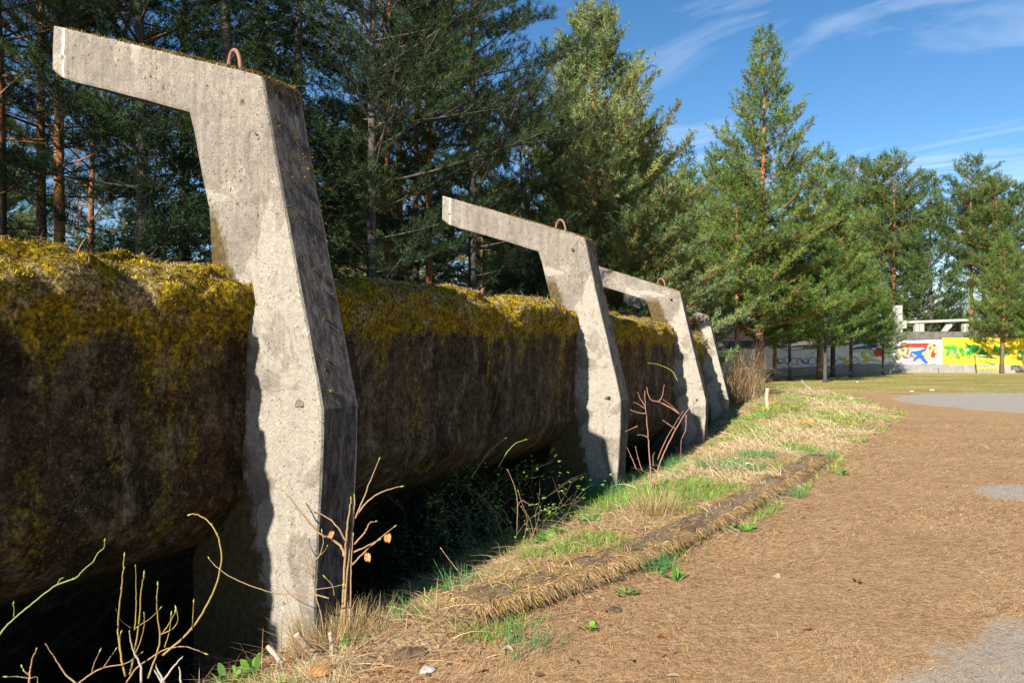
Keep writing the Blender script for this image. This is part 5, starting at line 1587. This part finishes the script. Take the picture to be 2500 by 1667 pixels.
plant("fallen_twig", "pale bare twig curving down at the bottom left", "twig", 3.0,
      [[z7(1300, 1560), z7(1290, 1400), z7(1230, 1270), z7(1195, 1160), z7(1190, 1080)]], 'twig_grey', 0.0052)
plant("fallen_twig", "thin bare stick leaning left in the dark bottom left corner", "twig", 2.95,
      [[z7(700, 1568), z7(600, 1480), z7(500, 1330), z7(420, 1200)]], 'twig', 0.0038)
plant("fallen_twig", "forked twig in the bottom left corner with a bare side branch", "twig", 2.9,
      [[z7(265, 1568), z7(275, 1450), z7(300, 1330), z7(335, 1265)], [z7(270, 1520), z7(170, 1505), z7(75, 1505)], [z7(265, 1490), z7(220, 1450), z7(200, 1410)], [z7(275, 1520), z7(340, 1510), z7(345, 1568)]], 'twig', 0.0042, 2)
plant("fallen_twig", "long pale twig lying across the lower left, rising to the right", "twig", 3.3,
      [[z7(720, 1568), z7(850, 1470), z7(960, 1420), z7(1160, 1380), z7(1290, 1290)], [z7(950, 1420), z7(1010, 1330), z7(1060, 1260)], [z7(840, 1470), z7(870, 1370), z7(915, 1275)],
       [z7(1160, 1560), z7(1260, 1420), z7(1420, 1310), z7(1560, 1240), z7(1720, 1235), z7(1880, 1290)]], 'twig', 0.0040, 2)
for st_ in ([z7(1510, 1568), z7(1450, 1450), z7(1425, 1380)], [z7(1490, 1568), z7(1415, 1435)], [z7(1480, 1560), z7(1620, 1380), z7(1680, 1320)], [z7(1660, 1568), z7(1655, 1480), z7(1640, 1410)]):
    o_ = plant("fallen_twig", "pale broken stick near the bottom edge, left of the green leaves", "stick", 3.2, [st_], 'twig_grey', 0.0052)
    o_['group'] = "pale broken sticks left of the green leaves"
plant("vine", "long budding vine trailing across the foot of the nearest frame", "vine", 4.05,
      [[z8(1190, 625), z8(1050, 590), z8(900, 585), z8(700, 580), z8(560, 545), z8(400, 490), z8(230, 410), z8(100, 310), z8(45, 250)],
       [z8(780, 585), z8(820, 545), z8(880, 515)], [z8(905, 950), z8(840, 820), z8(800, 680), z8(775, 590)]], 'twig', 0.0042, 9)
plant("dry_weed", "thin dry forked stem in front of the shaded side of the nearest frame", "stem", 4.3,
      [[z8(1135, 930), z8(1110, 760), z8(1055, 570), z8(1040, 420), z8(1035, 300), z8(1100, 210), z8(1135, 90), z8(1120, -10)],
       [z8(1035, 300), z8(1010, 180), z8(985, 90)], [z8(1040, 440), z8(990, 350), z8(950, 220), z8(870, 90), z8(835, 0)], [z8(1060, 250), z8(1130, 190), z8(1165, 140)],
       [z8(1050, 540), z8(1200, 520), z8(1320, 495)], [z8(1240, 600), z8(1220, 500), z8(1150, 420)]], 'twig', 0.0046, 5)
plant("leafless_sapling", "leafless sapling of several upright stems with a few withered brown leaves", "sapling", 4.33,
      [[z9(330, 1240), z9(350, 900), z9(375, 700), z9(392, 495)], [z9(318, 1230), z9(335, 850), z9(345, 700), z9(360, 590), z9(368, 515)], [z9(362, 1260), z9(368, 1000), z9(372, 850), z9(380, 720)],
       [z9(395, 620), z9(435, 520), z9(490, 380), z9(530, 285)], [z9(400, 605), z9(470, 520), z9(560, 465), z9(655, 438)], [z9(390, 770), z9(450, 700), z9(475, 650), z9(510, 640)],
       [z9(370, 895), z9(450, 810), z9(530, 740), z9(615, 670)], [z9(385, 815), z9(460, 780), z9(530, 745)], [z9(345, 760), z9(290, 670), z9(230, 615), z9(110, 560)],
       [z9(335, 840), z9(310, 780), z9(260, 740), z9(180, 700), z9(60, 560), z9(0, 480)]], 'twig', 0.0092, 5, 'bud', 0,
      [(z9(258, 690)[0], z9(258, 690)[1], 0.05), (z9(575, 700)[0], z9(575, 700)[1], 0.065), (z9(455, 815)[0], z9(455, 815)[1], 0.06)])
plant("seed_stalk", "bare stalk with a small knob, leaning over the ditch edge", "stalk", 5.3,
      [[z9(1040, 1010), z9(980, 920), z9(890, 800)]], 'twig', 0.005, 2, 'twig_grey')
for st_ in ([z9(715, 1095), z9(708, 1030), z9(700, 975)], [z9(800, 1090), z9(790, 1015)], [z9(945, 1060), z9(940, 955)], [z9(1070, 1000), z9(1065, 950)]):
    o_ = plant("broken_stalk", "short broken pale stalk standing upright at the ditch edge", "stalk", 5.2, [st_], 'twig_grey', 0.006)
    o_['group'] = "broken stalks at the ditch edge"
plant("thorny_bramble", "reddish thorny bramble with crossing canes in front of the second frame's ditch", "bramble", 8.0,
      [[z6(580, 1140), z6(570, 900), z6(545, 600), z6(525, 350), z6(512, 150)], [z6(600, 1100), z6(660, 880), z6(740, 690), z6(840, 500), z6(930, 350), z6(1040, 240)],
       [z6(640, 830), z6(720, 640), z6(800, 500), z6(890, 350)], [z6(860, 370), z6(760, 300), z6(660, 250), z6(580, 230), z6(545, 170), z6(535, 110)],
       [z6(860, 380), z6(800, 300), z6(710, 235)], [z6(660, 245), z6(690, 180), z6(705, 90)], [z6(520, 300), z6(470, 220), z6(445, 165)], [z6(515, 320), z6(460, 280), z6(410, 255)],
       [z6(530, 370), z6(440, 355), z6(380, 335)], [z6(545, 610), z6(500, 585), z6(455, 580)], [z6(440, 490), z6(390, 515), z6(330, 540)], [z6(820, 520), z6(760, 480), z6(705, 440)],
       [z6(930, 380), z6(925, 520), z6(880, 640), z6(875, 790)], [z6(600, 900), z6(595, 820), z6(605, 770)], [z6(490, 950), z6(450, 830), z6(420, 710)], [z6(430, 930), z6(380, 810), z6(340, 725)]],
      'twig_red', 0.0085, 1.5, 'twig', 16)
plant("leafy_sprig", "arching sprig with small fresh leaves hanging before the third frame", "sprig", 10.5,
      [[(1655, 930), (1640, 905), (1610, 890), (1585, 886)]], 'twig_green', 0.006, 12)
plant("dry_branch", "bare pale branch leaning on the far verge before the lawn", "branch", 24.0,
      [[(1990, 962), (1970, 942), (1955, 930)], [(1962, 936), (1958, 926)]], 'twig_grey', 0.03)

# bush in the ditch
def ditch_bush():
    root = empty("ditch_bush", tuple(P(1200, 1400, 7.0))); tag(root, "tangled leafing bush growing in the shade of the ditch between the first two frames", "bush")
    p0 = Vector(root.location); b = MB(); tips = []
    for k in range(120):
        bx = p0 + Vector((random.uniform(-0.7, 0.6), random.uniform(-0.5, 0.8), -0.35))
        a = random.uniform(0, 6.28); L_ = random.uniform(0.9, 2.3); sp = random.uniform(0.15, 0.6)
        pts = []
        for i in range(7):
            t = i / 6
            pts.append(bx - p0 + Vector((math.cos(a) * sp * t * L_ + random.uniform(-.03, .03), math.sin(a) * sp * t * L_ * 0.7, L_ * (t * 1.15 - 0.55 * t * t))))
        rr = random.uniform(0.002, 0.0045)
        b.tube(pts, [rr * (1 - 0.6 * i / 6) for i in range(7)], 4)
        for i in range(2, 7): tips.append(pts[i])
        for _ in range(3):
            i = random.randrange(2, 6); q = pts[i]; dv = Vector((random.uniform(-1, 1), random.uniform(-1, 1), random.uniform(-.3, 1))) * 0.22
            b.tube([q, q + dv], [rr * 0.5, rr * 0.2], 3); tips.append(q + dv)
    b.build("stem", M['brush'], root)
    T = np.array([tuple(t) for t in tips]); T = T[rng.integers(0, len(T), 2400)] + rng.normal(0, 0.03, (2400, 3))
    Vm, Fm, Cm = leafmesh(len(T), T, (0.018, 0.038), [(0.18, 0.38, 0.04), (0.28, 0.50, 0.07)], 0.3)
    o = link("foliage", np_mesh("foliage", Vm, Fm, Cm), M['leaf'], root)
ditch_bush()
plant("leafy_sprig", "sunlit sprig with fresh leaf buds reaching out of the ditch bush, left one", "sprig", 6.6,
      [[z9(1060, 390), z9(1110, 310), z9(1180, 220), z9(1255, 165)]], 'twig_green', 0.004, 14)
plant("leafy_sprig", "sunlit sprig with fresh leaf buds reaching out of the ditch bush, right one", "sprig", 6.5,
      [[z9(1215, 330), z9(1260, 250), z9(1310, 195), z9(1370, 170)]], 'twig_green', 0.0045, 14)
plant("tangled_bramble", "tangle of pinkish dry bramble stems at the right end of the ditch", "bramble", 6.4,
      [[z9(1310, 880), z9(1320, 700), z9(1325, 540), z9(1305, 430), z9(1270, 350)], [z9(1320, 560), z9(1350, 520), z9(1400, 545), z9(1430, 540)], [z9(1300, 860), z9(1240, 740), z9(1200, 600), z9(1120, 520)],
       [z9(1330, 860), z9(1400, 740), z9(1440, 640), z9(1455, 560)], [z9(1340, 840), z9(1380, 640), z9(1350, 560)], [z9(1290, 870), z9(1230, 800), z9(1150, 680)], [z9(1300, 700), z9(1250, 580), z9(1210, 560)],
       [z9(1420, 730), z9(1400, 640), z9(1360, 560), z9(1330, 470)], [z9(1350, 850), z9(1310, 760), z9(1270, 720)], [z9(1320, 880), z9(1240, 860), z9(1170, 870)]], 'twig_red', 0.0052, 3, 'bud', 12)
# debris of sticks in the ditch
pts = []
V_, F_ = [], []
def ditch_t(x, y, s, q, e): return (q < 0.15) & (q > -2.6) & (y < 16)
pts = scatter(5000, 2.6, 16, ditch_t, 1.3)
blades("brushwood", pts, (0.10, 0.35), (0.003, 0.006), (0, 30), [(0.26, 0.19, 0.12), (0.36, 0.28, 0.19), (0.16, 0.11, 0.07)], (0, 0.3), M['litter'], "dead sticks and stems littering the dark ditch under the track", "brushwood", 2)

# ------------------------------------------------------------------ logs, stones, small things
def log(name, pts, rad, label, cat, mat='bark_log', D=None):
    p0 = Vector(pts[0]); root = empty(name, tuple(p0)); tag(root, label, cat)
    sp = smooth_path([Vector(p) - p0 for p in pts], 5)
    b = MB(); b.tube([p + Vector((random.uniform(-1, 1), random.uniform(-1, 1), random.uniform(-1, 1))) * rad * 0.12 for p in sp], [rad * random.uniform(0.85, 1.1) for _ in sp], 9)
    b.build("bark", M[mat], root)
    for e_, d_ in ((sp[0], sp[0] - sp[1]), (sp[-1], sp[-1] - sp[-2])):
        d_ = d_.normalized(); c = MB(); c.tube([e_ - d_ * 0.01, e_ + d_ * 0.006], [rad * 0.9, rad * 0.8], 9); c.build("cut_end", M['wood'], root)
    return root
log("broken_branch", [P(725, 1548, 4.0), P(755, 1585, 3.97), P(800, 1620, 3.9)], 0.022, "short barked branch piece leaning against the nearest frame's foot", "branch")
log("broken_branch", [P(860, 1598, 3.95), P(930, 1580, 4.0), P(1000, 1560, 4.1)], 0.028, "broken branch with pale split wood lying right of the nearest frame's foot", "branch")
log("broken_branch", [P(655, 1578, 4.05), P(672, 1596, 4.02), P(690, 1622, 4.0)], 0.014, "pale stub of a stick left of the nearest frame's foot", "stick", 'twig_grey')
log("wooden_stake", [P(808, 1604, 3.98), P(810, 1570, 4.0), P(806, 1545, 4.0)], 0.012, "short upright weathered stake beside the nearest frame's foot", "stake", 'twig_grey')
log("white_stake", [P(1874, 1003, 17.5), P(1872, 975, 17.5), P(1873, 947, 17.5)], 0.045, "pale upright stake on the verge before the dry thicket", "stake", 'wood')
def rock(X, Y, s, label, mat, cat="stone", name="stone"):
    bm = bmesh.new(); bmesh.ops.create_icosphere(bm, subdivisions=3, radius=1)
    for v in bm.verts:
        n_ = float(fbm(np.array([v.co.x * 1.3 + X * 7]), np.array([v.co.y * 1.3 + Y * 3]), v.co.z * 1.3)[0]); v.co *= 0.55 + 0.9 * n_
        v.co.z *= 0.6
    me = bpy.data.meshes.new(name); bm.to_mesh(me); bm.free()
    for f in me.polygons: f.use_smooth = False
    o = link(name, me, M[mat]); o.scale = (s[0], s[1], s[2]); o.location = (X, Y, G(X, Y) + s[2] * 0.15); o.rotation_euler = (0, 0, random.uniform(0, 6)); tag(o, label, cat); return o
rp = P(1045, 1640, 3.75); rock(rp.x, rp.y, (0.045, 0.035, 0.03), "pale crumbled concrete lump at the bottom edge right of the nearest frame", 'deck')
rp = P(790, 1640, 3.75); rock(rp.x, rp.y, (0.09, 0.06, 0.03), "flat orange-brown piece of bark below the barked branch", 'brown_leaf', "bark", "bark_piece")
rp = P(1000, 1600, 3.95); rock(rp.x, rp.y, (0.10, 0.07, 0.05), "dark stone half buried behind the pale concrete lump", 'kerb')
rp = P(980, 1390, 6.3); rock(rp.x - .1, rp.y, (0.13, 0.1, 0.1), "grey stone deep in the shaded ditch behind the sapling", 'concrete_grey')
rp = P(1500, 1470, 4.6); rock(rp.x, rp.y, (0.06, 0.045, 0.03), "brown stone beside the needle path in the foreground", 'kerb')
for (px, py, lab) in [(2275, 952, "white scrap of litter on the lawn, rightmost"), (2226, 955, "white scrap of litter on the lawn near the bare path"), (2093, 932, "larger white scrap of litter under the lawn pines")]:
    D = 1.6 * F / (py - CY - 14.8); X = (px - CX) / F * D
    rock(X, D, (0.09, 0.06, 0.04), lab, 'white', "litter", "litter_scrap")
# flowers
def flower(px, D, label, mat, n, r, h, ps, group):
    X = (px - CX) / F * D; root = empty("flower", (X, D, G(X, D))); tag(root, label, "flower", group)
    st = MB(); pe = MB()
    for k in range(n):
        a = random.uniform(0, 6.28); bx = Vector((math.cos(a) * r * random.random(), math.sin(a) * r * random.random(), 0)); hh = h * random.uniform(0.7, 1.2)
        st.tube([bx, bx + Vector((0, 0, hh))], [0.0015, 0.001], 3)
        for j in range(6):
            t = j * math.pi / 3; c = bx + Vector((0, 0, hh))
            d1 = Vector((math.cos(t), math.sin(t), 0.5)); d2 = Vector((-math.sin(t), math.cos(t), 0))
            pe.poly([c, c + d1 * ps * 0.6 + d2 * ps * 0.3, c + d1 * ps, c + d1 * ps * 0.6 - d2 * ps * 0.3])
    st.build("stalks", M['twig_green'], root); pe.build("petals", M[mat], root)
flower(1827, 9.2, "small white flowers beside the widest grass tuft on the verge", 'flower_white', 4, 0.05, 0.10, 0.035, None)
for i, (px, D) in enumerate([(1850, 17.5), (1870, 17), (1893, 17.6), (1905, 16.8), (1935, 17.2), (1958, 17.5), (1975, 14.3), (1983, 14.1), (1963, 14.5), (2065, 14.8), (2080, 14.6), (2095, 14.9), (2012, 16.6), (1895, 19)]):
    flower(px, D, "yellow spring flowers dotted over the far straw-covered verge", 'flower_yellow', 6, 0.22, 0.10, 0.035, "yellow flowers on the verge")
bpy.context.view_layer.update()
